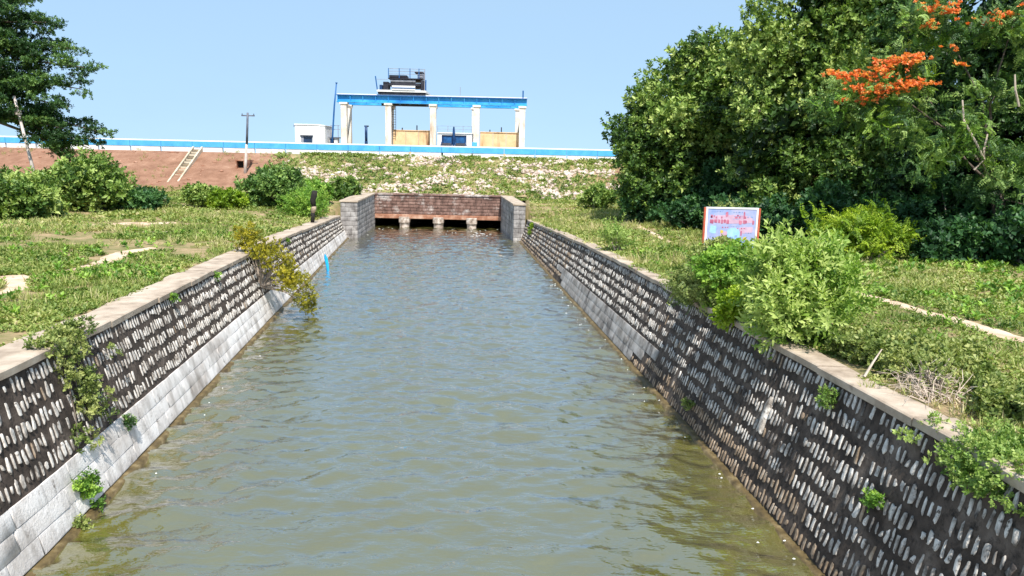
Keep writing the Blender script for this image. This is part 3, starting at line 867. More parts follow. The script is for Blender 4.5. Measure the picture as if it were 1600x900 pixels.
def make_meter_cabin():
    root = empty("meter_cabin", (-20.6, 86.3, 6.75), "tiny cabin with a dark door beside the white hut", "cabin")
    MB().box(-21.05, -20.15, 86.0, 86.9, 6.7, 8.42).build("wall", M['white_paint'], root)
    MB().box(-21.0, -20.55, 85.96, 85.998, 6.8, 8.36).build("door", M['navy'], root)
    MB().box(-21.12, -20.0, 85.85, 87.0, 8.422, 8.53).build("roof", M['pole_dark'], root)
    for x in (-21.15, -20.3):
        MB().box(x - .03, x + .03, 86.95, 87.01, 6.75, 9.9).build("railing_post", M['grey_metal'], root)
    for z in (9.4, 9.82):
        MB().box(-21.2, -20.1, 86.96, 87.0, z, z + .05).build("handrail", M['grey_metal'], root)
make_meter_cabin()

def simple_pole(name, pts, rad, mat, label, cat, extra=None, n=8):
    root = empty(name, pts[0], label, cat)
    MB().tube(pts, rad, n).build("shaft", mat, root, smooth=True)
    if extra: extra(root)
    return root
simple_pole("mast", [(-20.75, 85.6, 6.7), (-20.55, 85.6, 9.5), (-20.35, 85.6, 12.0), (-20.07, 85.6, 14.45)], [0.1, 0.1, 0.09, 0.07], M['flange_blue'], "slightly bent dark blue mast at the gantry's hut end", "mast",
            lambda r: MB().box(-20.17, -19.97, 85.5, 85.7, 14.4, 14.5).build("cap", M['flange_blue'], r))
def lamp_x(r):
    MB().box(-17.05, -16.75, 85.85, 86.15, 6.75, 8.15).build("pedestal", M['navy'], r, 0.02)
    MB().box(-17.1, -16.6, 85.9, 86.1, 9.75, 9.9).build("head", M['black_metal'], r, 0.02)
simple_pole("valve_stand", [(-16.9, 86, 8.1), (-16.9, 86, 9.85)], 0.15, M['navy'], "dark stand in the open leftmost bay of the gantry", "stand", lamp_x)

def make_control_hut():
    root = empty("control_hut", (-6.9, 86.2, 6.75), "white hut with wide blue front between the gantry's middle columns", "hut")
    x0, x1 = -8.75, -4.9
    y0 = 85.4
    mb = MB()
    mb.box(x0, -8.3, y0, y0 + .2, 6.7, 9.2); mb.box(-5.5, x1, y0, y0 + .2, 6.7, 9.2); mb.box(-8.3, -5.5, y0, y0 + .2, 9.02, 9.2)
    mb.box(x0, x0 + .2, y0 + .2, 88.4, 6.7, 9.2); mb.box(x1 - .2, x1, y0 + .2, 88.4, 6.7, 9.2); mb.box(x0 + .2, x1 - .2, 88.2, 88.4, 6.7, 9.2)
    mb.build("wall", M['white_paint'], root)
    MB().box(x0 - .05, x1 + .05, y0 - .1, 88.5, 9.202, 9.3).build("roof", M['white_paint'], root, 0.01)
    for a, b in ((-8.28, -6.98), (-6.86, -5.52)):
        p = MB().box(a + .22, b - .22, y0 + .14, y0 + .17, 7.0, 8.9).build("shutter", M['shutter_blue'], root)
        f = MB(); f.box(a, a + .22, y0 + .1, y0 + .19, 6.75, 9.0); f.box(b - .22, b, y0 + .1, y0 + .19, 6.75, 9.0); f.box(a + .22, b - .22, y0 + .1, y0 + .19, 8.9, 9.0)
        f.build("frame", M['navy'], p)
    MB().tube([(-6.92, 85.25, 6.75), (-6.92, 85.25, 9.3), (-6.92, 85.25, 9.95)], [0.16, 0.15, 0.08], 8).build("stove_pipe", M['navy'], root)
    for x in (x0, -7.6, -5.9, x1):
        MB().box(x - .025, x + .025, 85.4, 85.45, 9.3, 10.05).build("railing_post", M['grey_metal'], root)
    for z in (9.65, 10.0):
        MB().box(x0, x1, 85.41, 85.44, z, z + .03).build("handrail", M['grey_metal'], root)
    MB().box(-4.86, -4.3, 85.3, 85.6, 7.6, 8.3).build("meter_box", M['band_blue'], root, 0.02)
make_control_hut()

def make_winch(x, label):
    root = empty("winch", (x, 84.8, 6.75), label, "winch", "winches before the blue front of the control hut")
    dr = MB(); dr.tube([(x - .5, 84.8, 7.85), (x + .5, 84.8, 7.85)], 0.3, 12); dr.build("drum", M['black_metal'], root)
    for s in (-1, 1):
        fl = MB(); fl.tube([(x + s * .52, 84.8, 7.85), (x + s * .58, 84.8, 7.85)], 0.42, 14); fl.build("flange", M['navy'], root)
        MB().add([(x + s * .62, 84.45, 6.75), (x + s * .7, 84.45, 6.75), (x + s * .7, 85.15, 6.75), (x + s * .62, 85.15, 6.75), (x + s * .62, 84.7, 7.95), (x + s * .7, 84.7, 7.95), (x + s * .7, 84.9, 7.95), (x + s * .62, 84.9, 7.95)],
                 [(0, 3, 2, 1), (4, 5, 6, 7), (0, 1, 5, 4), (1, 2, 6, 5), (2, 3, 7, 6), (3, 0, 4, 7)]).build("stand", M['grey_metal'], root)
make_winch(-7.7, "dark winch before the left blue shutter of the control hut")
make_winch(-6.1, "dark winch before the right blue shutter of the control hut")

def cross_arm(r):
    MB().box(-27.35, -26.05, 75.93, 76.07, 10.14, 10.26).build("cross_arm", M['pole_dark'], r)
    for x in (-27.28, -26.12):
        MB().tube([(x, 76, 10.26), (x, 76, 10.42)], [0.05, 0.035], 6).build("insulator", M['pole_dark'], r)
    MB().tube([(-26.92, 76, 7.4), (-26.72, 76, 10.5)], [0.122, 0.108], 8).build("upper_shaft", M['pole_dark'], r, smooth=True)
simple_pole("utility_pole", [(-27.28, 76, 3.6), (-26.95, 76, 7.4)], [0.17, 0.125], M['pole'], "utility pole with a short cross arm on the brown embankment", "pole", cross_arm)
simple_pole("leaning_pole", [(-35.35, 56, 2.3), (-36.0, 56, 5.9), (-36.77, 56, 10.25)], [0.15, 0.12, 0.085], M['pole'], "pale leaning pole in front of the dark spreading tree", "pole",
            lambda r: MB().box(-36.75, -36.4, 55.86, 56.14, 8.9, 9.2).build("clamp", M['pole'], r, 0.03))

def make_culvert_box():
    root = empty("drain_box", (-28.1, 78.6, 5.0), "square dark drain opening in the brown embankment behind the utility pole", "drain")
    x0, x1, z0, z1 = -28.55, -27.55, 4.75, 5.85
    mb = MB()
    mb.box(x0, x0 + .14, 77.0, 79.6, z0, z1); mb.box(x1 - .14, x1, 77.0, 79.6, z0, z1); mb.box(x0 + .14, x1 - .14, 77.0, 79.6, z1 - .14, z1); mb.box(x0 + .14, x1 - .14, 77.0, 79.6, z0, z0 + .14)
    mb.build("surround", M['head_rust'], root, 0.01)
    MB().box(x0 + .14, x1 - .14, 77.5, 77.56, z0 + .14, z1 - .14).build("shutter", M['culvert'], root)  # near-black sheet across the open drain, standing in for the shade inside
make_culvert_box()

def make_stair():
    root = empty("slope_stair", (-33.4, 72.3, 2.7), "white edged narrow stair climbing the brown embankment", "stair")
    A = Vector((-33.25, 72.0, 2.78)); B = Vector((-34.4, 81.9, 6.82))
    d = B - A; side = Vector((1, 0.1, 0)).normalized()
    for s in (-0.5, 0.42):
        mb = MB()
        n = 14
        for k in range(n):
            p = A + d * (k / n) + side * s; q = A + d * ((k + 1) / n) + side * s
            w = side * 0.16
            up = Vector((0, 0, 0.16)); dn = Vector((0, 0, -0.5))
            st = Vector((0, 0, (q.z - p.z) * 0.5))
            mb.hexa([p + dn, p + w + dn, q + w + dn, q + dn, p + up + st, p + w + up + st, q + w + up + st * .9, q + up + st * .9])
        mb.build("side_kerb", M['stair_white'], root)
    shade_bed = MB(); up_ = Vector((0, 0, -.02)); w_ = side * .32
    shade_bed.hexa([A - w_ + Vector((0, 0, -.3)), A + side * .40 + Vector((0, 0, -.3)), B + side * .40 + Vector((0, 0, -.3)), B - w_ + Vector((0, 0, -.3)), A - w_ + up_, A + side * .40 + up_, B + side * .40 + up_, B - w_ + up_])
    shade_bed.build("shade_bed", M['wood_dark'], root)  # dark backing added so the gaps between steps look shaded
    n = 16
    for k in range(n):
        p = A + d * ((k + 0.15) / n); h = d.z / n; run = d.y / n
        MB().box(p.x - 0.33, p.x + 0.41, p.y, p.y + run * 0.5, p.z - 0.25, p.z + h * 0.75).build("step", M['stair_white' if k % 3 else 'stair_tread'], root)
make_stair()

# ------------------------------------------------------------------ small things by the canal
def make_post():
    root = empty("old_post", (-13.1, 48.5, 2.1), "charred wooden post with a pale middle standing on coping slabs", "post")
    b = Vector((-13.1, 48.5, 2.12))
    MB().tube([b, b + Vector((0.06, 0, 0.45)), b + Vector((0.02, 0, 0.7))], [0.13, 0.12, 0.14], 8).build("foot", M['wood_dark'], root, smooth=True)
    MB().tube([b + Vector((0.02, 0, 0.68)), b + Vector((0.12, 0, 0.95)), b + Vector((0.14, 0, 1.1))], [0.14, 0.17, 0.14], 8).build("bare_wood", M['wood_pale'], root, smooth=True)
    MB().tube([b + Vector((0.13, 0, 1.08)), b + Vector((0.06, 0, 1.5)), b + Vector((0.16, 0, 1.8)), b + Vector((0.2, 0, 2.1))], [0.15, 0.19, 0.2, 0.17], 8).build("charred_top", M['wood_dark'], root, smooth=True)
make_post()

def make_scrap():
    root = empty("plastic_strip", (-10.6, 42.0, 0.0), "thin bright blue strip sticking out of the water at wall foot", "strip")
    mb = MB()
    P = [(-10.72, 42.2, 0.92, .03), (-10.66, 42.15, 0.7, .10), (-10.58, 42.1, 0.35, .09), (-10.52, 42.0, 0.0, .07), (-10.5, 41.95, -0.3, .05)]
    vs = []; fs = []
    for x, y, z, w in P:
        vs += [(x - w, y, z), (x - w * .2, y - 0.05, z), (x + w, y, z), (x, y + .04, z)]
    for k in range(len(P) - 1):
        for q in range(4):
            fs.append((k * 4 + q, k * 4 + (q + 1) % 4, k * 4 + 4 + (q + 1) % 4, k * 4 + 4 + q))
    fs += [(3, 2, 1, 0), (16, 17, 18, 19)]
    mb.add(vs, fs).build("strip", M['plastic_blue'], root, smooth=False)
make_scrap()

M['sign_base'] = mottled('sign_base', [(0.3, (0.22, 0.31, 0.58)), (0.5, (0.34, 0.38, 0.60)), (0.7, (0.50, 0.45, 0.60))], 2.6, 0.6, 0.05)
M['sign_red_ink'] = mottled('sign_red_ink', [(0.3, (0.34, 0.07, 0.14)), (0.7, (0.60, 0.22, 0.30))], 4.0, 0.6, 0)
M['sign_blue_ink'] = mottled('sign_blue_ink', [(0.3, (0.12, 0.20, 0.42)), (0.7, (0.32, 0.42, 0.66))], 4.0, 0.6, 0)
M['sign_sky'] = mottled('sign_sky', [(0.3, (0.22, 0.48, 0.78)), (0.7, (0.42, 0.62, 0.82))], 3.0, 0.6, 0)
M['sign_yellow'] = mottled('sign_yellow', [(0.3, (0.55, 0.40, 0.05)), (0.7, (0.70, 0.55, 0.12))], 3.0, 0.6, 0)
M['sign_pink'] = mottled('sign_pink', [(0.3, (0.48, 0.28, 0.40)), (0.7, (0.62, 0.45, 0.55))], 3.0, 0.6, 0)

def make_sign():
    root = empty("signboard", (8.1, 27.7, 2.65), "faded blue and pink printed signboard on red posts", "sign")
    x0, x1, y, z0, z1 = 7.12, 9.06, 27.7, 3.25, 4.93
    face = MB().box(x0 + .07, x1 - .07, y - .012, y + .03, z0 + .06, z1 - .06).build("printed_face", M['sign_base'], root)
    r = np.random.default_rng(808)
    def UV(u, v): return x0 + .09 + u * (x1 - x0 - .18), z1 - .08 - v * (z1 - z0 - .16)
    def patch(mb, u0, v0, u1, v1, lift=.004, n=4):
        a, za = UV(u0, v0); b, zb = UV(u1, v1)
        k = 10
        cx, cz = (a + b) / 2, (za + zb) / 2
        P = []
        for q in range(k):
            w = 2 * math.pi * q / k + .3; m = r.uniform(.78, 1.05)
            P.append((cx + abs(math.cos(w)) ** .5 * math.copysign(1, math.cos(w)) * (b - a) / 2 * m, cz + abs(math.sin(w)) ** .5 * math.copysign(1, math.sin(w)) * (za - zb) / 2 * m))
        mb.add([(px, y - .012 - lift, pz) for px, pz in P] + [(px, y - .008, pz) for px, pz in P], [tuple(range(k))] + [(q, q + k, (q + 1) % k + k, (q + 1) % k) for q in range(k)])
    def words(mb, u0, u1, v, h, w=(.02, .06), gap=(.008, .03), lift=.006, skip=.12):
        u = u0
        while u < u1:
            ln = r.uniform(*w)
            if r.random() > skip: patch(mb, u, v, min(u + ln, u1), v + h * r.uniform(.8, 1.15), lift)
            u += ln + r.uniform(*gap)
    for a_ in ((.02, .12, .98, .36), (.25, .5, .5, .85), (.66, .4, .98, .6)):
        pk = MB(); patch(pk, *a_, .003); pk.build("pink_panel", M['sign_pink'], face)
    for a_ in ((.42, .38, .70, .98), (.04, .38, .2, .6)):
        sk = MB(); patch(sk, *a_, .0035); sk.build("picture_panel", M['sign_sky'], face)
    rd = MB()
    words(rd, .04, .45, .24, .105, (.04, .09), (.004, .015)); words(rd, .56, .98, .25, .11, (.05, .12), (.004, .015)); words(rd, .56, .8, .16, .07, (.03, .07)); words(rd, .05, .4, .17, .05, (.02, .05), skip=.4); words(rd, .05, .14, .13, .07); words(rd, .36, .46, .05, .12, (.04, .07)); words(rd, .74, .80, .04, .2, (.03, .05)); words(rd, .90, .97, .03, .1, (.04, .06)); words(rd, .55, .66, .12, .04)
    words(rd, .30, .44, .42, .03); words(rd, .62, .80, .44, .03); patch(rd, .70, .50, .735, .64, .006); patch(rd, .74, .86, .84, .95, .006); patch(rd, .36, .62, .40, .70, .006)
    tag(rd.build("red_lettering", M['sign_red_ink'], face), kind="stuff")
    bl = MB()
    words(bl, .05, .3, .03, .03, (.01, .03)); words(bl, .52, .72, .05, .025, (.02, .06)); words(bl, .54, .7, .15, .02); words(bl, .52, .66, .22, .02, (.03, .05)); words(bl, .82, .96, .16, .03); words(bl, .8, .95, .55, .025); words(bl, .44, .66, .40, .02); patch(bl, .46, .66, .56, .73, .006); patch(bl, .58, .62, .64, .68, .006)
    words(bl, .06, .3, .66, .025); words(bl, .06, .3, .74, .025)
    tag(bl.build("blue_lettering", M['sign_blue_ink'], face), kind="stuff")
    for a_ in ((.76, .66, .84, .74), (.27, .50, .34, .58)):
        yl = MB(); patch(yl, *a_, .006); yl.build("yellow_mark", M['sign_yellow'], face)
    fr = MB()
    fr.box(x0, x1, y - .03, y + .05, z1 - .06, z1); fr.box(x0, x1, y - .03, y + .05, z0, z0 + .06)
    fr.box(x0, x0 + .07, y - .03, y + .05, z0 + .06, z1 - .06); fr.box(x1 - .07, x1, y - .03, y + .05, z0 + .06, z1 - .06)
    fr.build("frame", M['white_paint'], root)
    for x in (x0 - .075, x1 + .004):
        MB().box(x, x + .07, y - .05, y + .05, 2.4, z1 - .02).build("post", M['sign_red'], root, 0.01)
make_sign()

# ------------------------------------------------------------------ dirt paths as thin sheets on the ground
def ribbon(name, pts, seed, lift=0.025):
    """pts: (x, y, half width)"""
    r = np.random.default_rng(seed)
    P = np.array(pts, float)
    n = 40
    t = np.linspace(0, len(P) - 1, n)
    X = np.interp(t, range(len(P)), P[:, 0]); Y = np.interp(t, range(len(P)), P[:, 1]); H = np.interp(t, range(len(P)), P[:, 2])
    dx = np.gradient(X); dy = np.gradient(Y); L = np.hypot(dx, dy)
    nx_, ny_ = -dy / L, dx / L
    V = []
    us = np.linspace(-1, 1, 7)
    for i in range(n):
        hl = H[i] * (1 + 0.35 * float(vnoise(i * 0.9, seed, 1.7, 30)) ); hr = H[i] * (1 + 0.35 * float(vnoise(i * 0.9, seed + 5, 1.9, 31)))
        for u in us:
            h = (hl if u < 0 else hr) * u
            V.append((X[i] + nx_[i] * h, Y[i] + ny_[i] * h, 0))
    V = np.array(V); V[:, 2] = bank_height(V[:, 0], V[:, 1]) + lift
    V[:, 2] -= np.tile(np.where(np.abs(us) > 0.9, lift * 2.0, 0), n)
    k = len(us); i = np.arange(n - 1)[:, None]; j = np.arange(k - 1)[None, :]; a = (i * k + j).ravel()
    o = link(name, np_mesh(name, V, np.stack([a, a + 1, a + k + 1, a + k], 1)), M['path'])
    tag(o, kind='structure')
    return [(x, y, h) for x, y, h in zip(X, Y, H)]
PATHS = []
PATHS += ribbon("path", [(11.8, 9.0, .45), (11.05, 15.6, .34), (10.85, 16.9, .32), (10.67, 18.8, .28), (10.3, 21.8, .24), (9.7, 25, .2)], 1)
PATHS += ribbon("path", [(8.0, 37.5, .22), (8.1, 45, .3), (8.0, 54, .3), (7.6, 57, .2)], 2)
PATHS += ribbon("path", [(-13.9, 21.8, .2), (-13.7, 23.5, .42), (-14.1, 25.7, .5), (-14.8, 27.9, .4), (-14.5, 29.8, .25)], 3)
PATHS += ribbon("path", [(-15.4, 19.7, .25), (-14.3, 21.2, .4), (-13.1, 19.4, .3), (-12.6, 17.8, .15)], 4)
PATHS += ribbon("path", [(-24.3, 40.0, .3), (-21.9, 41.8, .7), (-19.5, 43, .4)], 5)
PATHS += ribbon("path", [(-18.2, 36.5, .2), (-16.9, 37.0, .4), (-15.7, 36.7, .2)], 6)
PATH_A = np.array(PATHS)

# ------------------------------------------------------------------ foliage: leaf and sprig templates, scattered by numpy
def leaf(base, d, n, L, W, fold=0.18):
    d = d / np.linalg.norm(d); s = np.cross(d, n); s /= np.linalg.norm(s) + 1e-9; n2 = np.cross(s, d)
    return [base, base + d * L * .45 + s * W * .5 + n2 * fold * W, base + d * L - n2 * fold * L * .25, base + d * L * .45 - s * W * .5 + n2 * fold * W]

def finish(leaves, tints):
    V = np.array([p for l in leaves for p in l]); k = len(leaves)
    q = np.arange(k)[:, None] * 4
    F = np.concatenate([np.concatenate([q, q + 1, q + 2], 1), np.concatenate([q, q + 2, q + 3], 1)])
    return V, F, np.repeat(np.array(tints), 4)

def t_sprig(seed, n=7, L=0.55, W=0.34):
    r = np.random.default_rng(seed); out = []; ti = []
    for k in range(n):
        az = k * 2.4 + r.uniform(-.4, .4); el = r.uniform(0.1, 1.0) + (0.35 if k == n - 1 else 0)
        d = np.array([math.cos(az) * math.cos(el), math.sin(az) * math.cos(el), math.sin(el)])
        nn = np.array([-math.cos(az) * math.sin(el), -math.sin(az) * math.sin(el), math.cos(el)]) + r.normal(0, .25, 3)
        out.append(leaf(np.array([0, 0, 0.55 * k / n]) + d * 0.06, d, nn, L * r.uniform(.75, 1.2), W * r.uniform(.8, 1.15)))
        ti.append(r.uniform(-.12, .12))
    return finish(out, ti)

def t_frond(seed, n=9):
    """a feathery compound leaf arching along +z then out along x"""
    r = np.random.default_rng(seed); out = []; ti = []
    for k in range(n):
        f = (k + 1) / n
        p = np.array([0.9 * f * f * .6 + .1 * f, 0, f * (1 - .35 * f)])
        for s in (-1, 1):
            d = np.array([0.35, s, 0.25 - .5 * f]) + r.normal(0, .12, 3)
            out.append(leaf(p, d, np.array([-.5, 0, 1.]) + r.normal(0, .2, 3), (0.30 - .14 * f), 0.10))
            ti.append(r.uniform(-.1, .1))
    return finish(out, ti)

def t_twig(seed, n=11):
    """an upright leafy shoot with leaves alternating up the stem"""
    r = np.random.default_rng(seed); out = []; ti = []
    lean = r.uniform(-.2, .2, 2)
    for k in range(n):
        f = k / (n - 1); az = k * 2.4 + r.uniform(-.5, .5); el = r.uniform(.25, .75) + .35 * f
        d = np.array([math.cos(az) * math.cos(el), math.sin(az) * math.cos(el), math.sin(el)])
        nn = np.array([-math.cos(az) * math.sin(el), -math.sin(az) * math.sin(el), math.cos(el)]) + r.normal(0, .2, 3)
        out.append(leaf(np.array([lean[0] * f, lean[1] * f, f * .85]), d, nn, r.uniform(.24, .36), r.uniform(.10, .15)))
        ti.append(r.uniform(-.12, .12) + .12 * f)
    return finish(out, ti)

def t_tuft(seed, n=8):
    """low weed: spreading leaves close to the ground"""
    r = np.random.default_rng(seed); out = []; ti = []
    for k in range(n):
        az = r.uniform(0, 6.28); el = r.uniform(.15, 1.2)
        d = np.array([math.cos(az) * math.cos(el), math.sin(az) * math.cos(el), math.sin(el)])
        nn = np.array([-math.cos(az) * math.sin(el), -math.sin(az) * math.sin(el), math.cos(el)]) + r.normal(0, .2, 3)
        b = np.array([r.uniform(-.45, .45), r.uniform(-.45, .45), r.uniform(0, .25)])
        out.append(leaf(b, d, nn, r.uniform(.3, .55), r.uniform(.2, .36)))
        ti.append(r.uniform(-.2, .2))
    return finish(out, ti)

def t_grass(seed, n=10):
    r = np.random.default_rng(seed); out = []; ti = []
    for k in range(n):
        az = r.uniform(0, 6.28); el = r.uniform(.7, 1.45)
        d = np.array([math.cos(az) * math.cos(el), math.sin(az) * math.cos(el), math.sin(el)])
        b = np.array([r.uniform(-.3, .3), r.uniform(-.3, .3), 0])
        out.append(leaf(b, d, np.array([math.cos(az), math.sin(az), .3]) + r.normal(0, .3, 3), r.uniform(.5, 1.1), r.uniform(.05, .1)))
        ti.append(r.uniform(-.2, .25))
    return finish(out, ti)

def t_flower(seed, n=9):
    r = np.random.default_rng(seed); out = []; ti = []
    for k in range(n):
        az = k * 2.4; el = r.uniform(.1, 1.1)
        d = np.array([math.cos(az) * math.cos(el), math.sin(az) * math.cos(el), math.sin(el)])
        out.append(leaf(np.array([r.uniform(-.25, .25), r.uniform(-.25, .25), r.uniform(0, .3)]), d, np.array([0, 0, 1.]) + r.normal(0, .4, 3), .6, .5))
        ti.append(r.uniform(-.2, .2))
    return finish(out, ti)

T = {'sprig': [t_sprig(s) for s in range(5)], 'frond': [t_frond(s) for s in range(4)], 'twig': [t_twig(s) for s in range(5)],
     'tuft': [t_tuft(s) for s in range(6)], 'grass': [t_grass(s) for s in range(4)], 'flower': [t_flower(s) for s in range(3)],
     'small': [t_sprig(s + 50, 8, .42, .30) for s in range(4)]}

def frames(dirs, r, roll=None):
    z = dirs / (np.linalg.norm(dirs, axis=1, keepdims=True) + 1e-9)
    h = np.where(np.abs(z[:, 2:3]) < .9, [[0, 0, 1.]], [[1., 0, 0]])
    x = np.cross(h, z); x /= np.linalg.norm(x, axis=1, keepdims=True); y = np.cross(z, x)
    a = r.uniform(0, 2 * np.pi, len(z)) if roll is None else roll
    c, s = np.cos(a)[:, None], np.sin(a)[:, None]
    return x * c + y * s, y * c - x * s, z

def scatter(kind, pos, dirs, scale, tint, r):
    """returns V, F, tint for templates of a kind placed at pos"""
    pos = np.asarray(pos, float); N = len(pos)
    scale = np.broadcast_to(np.asarray(scale, float), (N,)); tint = np.broadcast_to(np.asarray(tint, float), (N,))
    X, Y, Z = frames(np.asarray(dirs, float), r)
    pick = r.integers(0, len(T[kind]), N)
    Vs, Fs, Ts = [], [], []; b = 0
    for k, (tv, tf, tt) in enumerate(T[kind]):
        m = np.nonzero(pick == k)[0]
        if not len(m): continue
        sv = tv[None] * scale[m][:, None, None]
        P = pos[m][:, None] + sv[..., :1] * X[m][:, None] + sv[..., 1:2] * Y[m][:, None] + sv[..., 2:] * Z[m][:, None]
        nv = len(tv)
        Vs.append(P.reshape(-1, 3))
        Fs.append((tf[None] + (np.arange(len(m)) * nv)[:, None, None]).reshape(-1, 3) + b)
        Ts.append((tint[m][:, None] + tt[None]).ravel())
        b += nv * len(m)
    return np.concatenate(Vs), np.concatenate(Fs), np.concatenate(Ts)

def join_parts(L):
    Vs, Fs, Ts = [], [], []; b = 0
    for V, F, t in L:
        Vs.append(V); Fs.append(F + b); Ts.append(t); b += len(V)
    return np.concatenate(Vs), np.concatenate(Fs), np.concatenate(Ts)

def foliage(name, L, mat, parent):
    V, F, t = join_parts(L)
    return link(name, np_mesh(name, V, F, np.clip(t, 0, 1)), M[mat], parent)

def clump_leaves(kind, centers, radii, per, size, r, tint_c, out=0.7, up=0.5, rnd=0.5, shell=0.45, flat=1.0, spread=0.09):
    """leaf sprigs through clumps: denser towards each clump's surface"""
    centers = np.asarray(centers, float); n = len(centers)
    radii = np.broadcast_to(np.asarray(radii, float), (n,)); tint_c = np.broadcast_to(np.asarray(tint_c, float), (n,))
    per_i = np.maximum(3, (per * (radii / radii.mean()) ** 2).astype(int))
    idx = np.repeat(np.arange(n), per_i); N = len(idx)
    d = r.normal(0, 1, (N, 3)); d /= np.linalg.norm(d, axis=1, keepdims=True)
    rad = r.uniform(0, 1, N) ** shell
    off = d * rad[:, None] * radii[idx][:, None]; off[:, 2] *= flat
    dirs = d * out + np.array([0, 0, up]) + r.normal(0, rnd, (N, 3))
    return scatter(kind, centers[idx] + off, dirs, size * r.uniform(.7, 1.3, N), tint_c[idx] + r.normal(0, spread, N), r)

def limbs(mb, base, tips, r0, r, wob=0.4, taper=0.25, start=0.35):
    """trunk to tips as bent tapered tubes"""
    for tpt in tips:
        tpt = Vector(tpt); a = Vector(base)
        mid = a.lerp(tpt, 0.5) + Vector((r.uniform(-wob, wob), r.uniform(-wob, wob), r.uniform(0, wob)))
        mb.tube([a, a.lerp(mid, .5) + Vector((r.uniform(-wob, wob) * .4, r.uniform(-wob, wob) * .4, 0)), mid, tpt], [r0, r0 * .8, r0 * .55, r0 * taper], 6)

def ellipsoid_points(n, c, rad, r, inner=(0.66, 1.08), zmin=-1.0, back=1.0):
    P = []
    while len(P) < n:
        d = r.normal(0, 1, 3); d /= np.linalg.norm(d)
        if d[2] < zmin: continue
        if d[1] > 0.35 and r.random() > back: continue
        P.append(np.array(c) + d * np.array(rad) * r.uniform(*inner))
    return np.array(P)

def make_tree(name, base, height, lobes, clump_r, n_clump, per, size, mat, label, kind='sprig', seed=0, group=None, tint=(0.2, 0.85), trunk_r=0.3, up=0.5, back=0.55, fill=True):
    """lobes: list of (centre, radii); n_clump split by lobe area"""
    r = np.random.default_rng(seed); rp = random.Random(seed)
    root = empty(name, base, label, "tree", group)
    areas = np.array([l[1][0] * l[1][2] + l[1][0] * l[1][1] for l in lobes]); areas = areas / areas.sum()
    cs, tt = [], []
    for (c, rad), ar in zip(lobes, areas):
        n = max(4, int(n_clump * ar))
        p = ellipsoid_points(n, c, rad, r, back=back)
        cs.append(p)
    C = np.concatenate(cs)
    C = C[C[:, 2] > base[2] + 0.35]
    rr = clump_r * (.4 + 1.1 * r.uniform(0, 1, len(C)) ** 1.2)
    tc = r.uniform(tint[0], tint[1], len(C))
    L = [clump_leaves(kind, C, rr, per, size, r, tc, up=up, spread=.17)]
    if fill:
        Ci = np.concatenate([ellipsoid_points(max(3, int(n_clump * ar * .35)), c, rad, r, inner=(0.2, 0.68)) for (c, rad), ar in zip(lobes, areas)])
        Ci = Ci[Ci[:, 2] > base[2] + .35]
        L.append(clump_leaves('sprig', Ci, clump_r * 1.2, per * .25, size * 2.0, r, 0.08, up=up))  # inner leaves tinted near black: shade of the crown's gaps painted in
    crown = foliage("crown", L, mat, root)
    mb = MB()
    b = Vector(base)
    top = b + Vector((rp.uniform(-.4, .4), rp.uniform(-.4, .4), height * .42))
    mb.tube([b + Vector((0, 0, -.3)), b.lerp(top, .4) + Vector((.15, .1, 0)), top], [trunk_r * 1.25, trunk_r, trunk_r * .8], 9)
    tips = [tuple(C[k]) for k in r.choice(len(C), min(14, len(C)), replace=False)]
    limbs(mb, tuple(top), tips, trunk_r * .5, rp)
    mb.build("trunk", M['bark'], root, smooth=True)
    return root, C, rr

# the wood on the far bank: three big crowns, then the flowering tree
make_tree("broadleaf_tree", (11.6, 53.0, 2.5), 13, [((12.2, 53, 8.2), (4.0, 4.2, 4.4)), ((12.9, 53.5, 11.2), (3.0, 3.4, 3.3)), ((9.6, 52.5, 8.6), (2.6, 3.0, 3.4)), ((10.4, 51.5, 5.2), (3.0, 3.0, 2.8)), ((14.5, 52, 9.5), (3.0, 3.2, 4.2))],
          1.05, 190, 54, 0.48, 'leaf_round', "round topped green tree nearest the dam, its crown edge against the sky", seed=1, group="trees of the wood beside the canal")
make_tree("broadleaf_tree", (17.0, 45.5, 2.5), 17, [((17.2, 45.5, 9.5), (4.2, 4.0, 5.5)), ((16.2, 44.5, 14.0), (3.2, 3.2, 3.4)), ((19.0, 44.5, 15.2), (3.6, 3.4, 3.4)), ((15.0, 43.0, 7.2), (3.0, 2.8, 3.8)), ((18.5, 41.6, 7.8), (3.2, 2.6, 4.4)), ((21.5, 44, 11), (3.6, 3.6, 6.0))],
          1.3, 165, 92, 0.42, 'leaf_round', "tallest pale green tree in the middle of the wood behind the signboard", seed=2, group="trees of the wood beside the canal", tint=(0.35, 0.85))
make_tree("broadleaf_tree", (23.5, 37.5, 2.5), 15, [((23.5, 37.5, 8.5), (4.0, 3.8, 6.0)), ((22.2, 36.5, 13.5), (3.8, 3.6, 3.4)), ((26.5, 37, 10), (3.5, 3.5, 6.0)), ((20.4, 36.6, 6.2), (2.6, 2.4, 3.8)), ((24.5, 33.4, 6.0), (3.4, 2.8, 4.0))],
          1.2, 150, 92, 0.37, 'leaf_dark', "dark leaved tree at the photo's right edge behind the flowering tree", seed=3, group="trees of the wood beside the canal", tint=(0.15, 0.62))

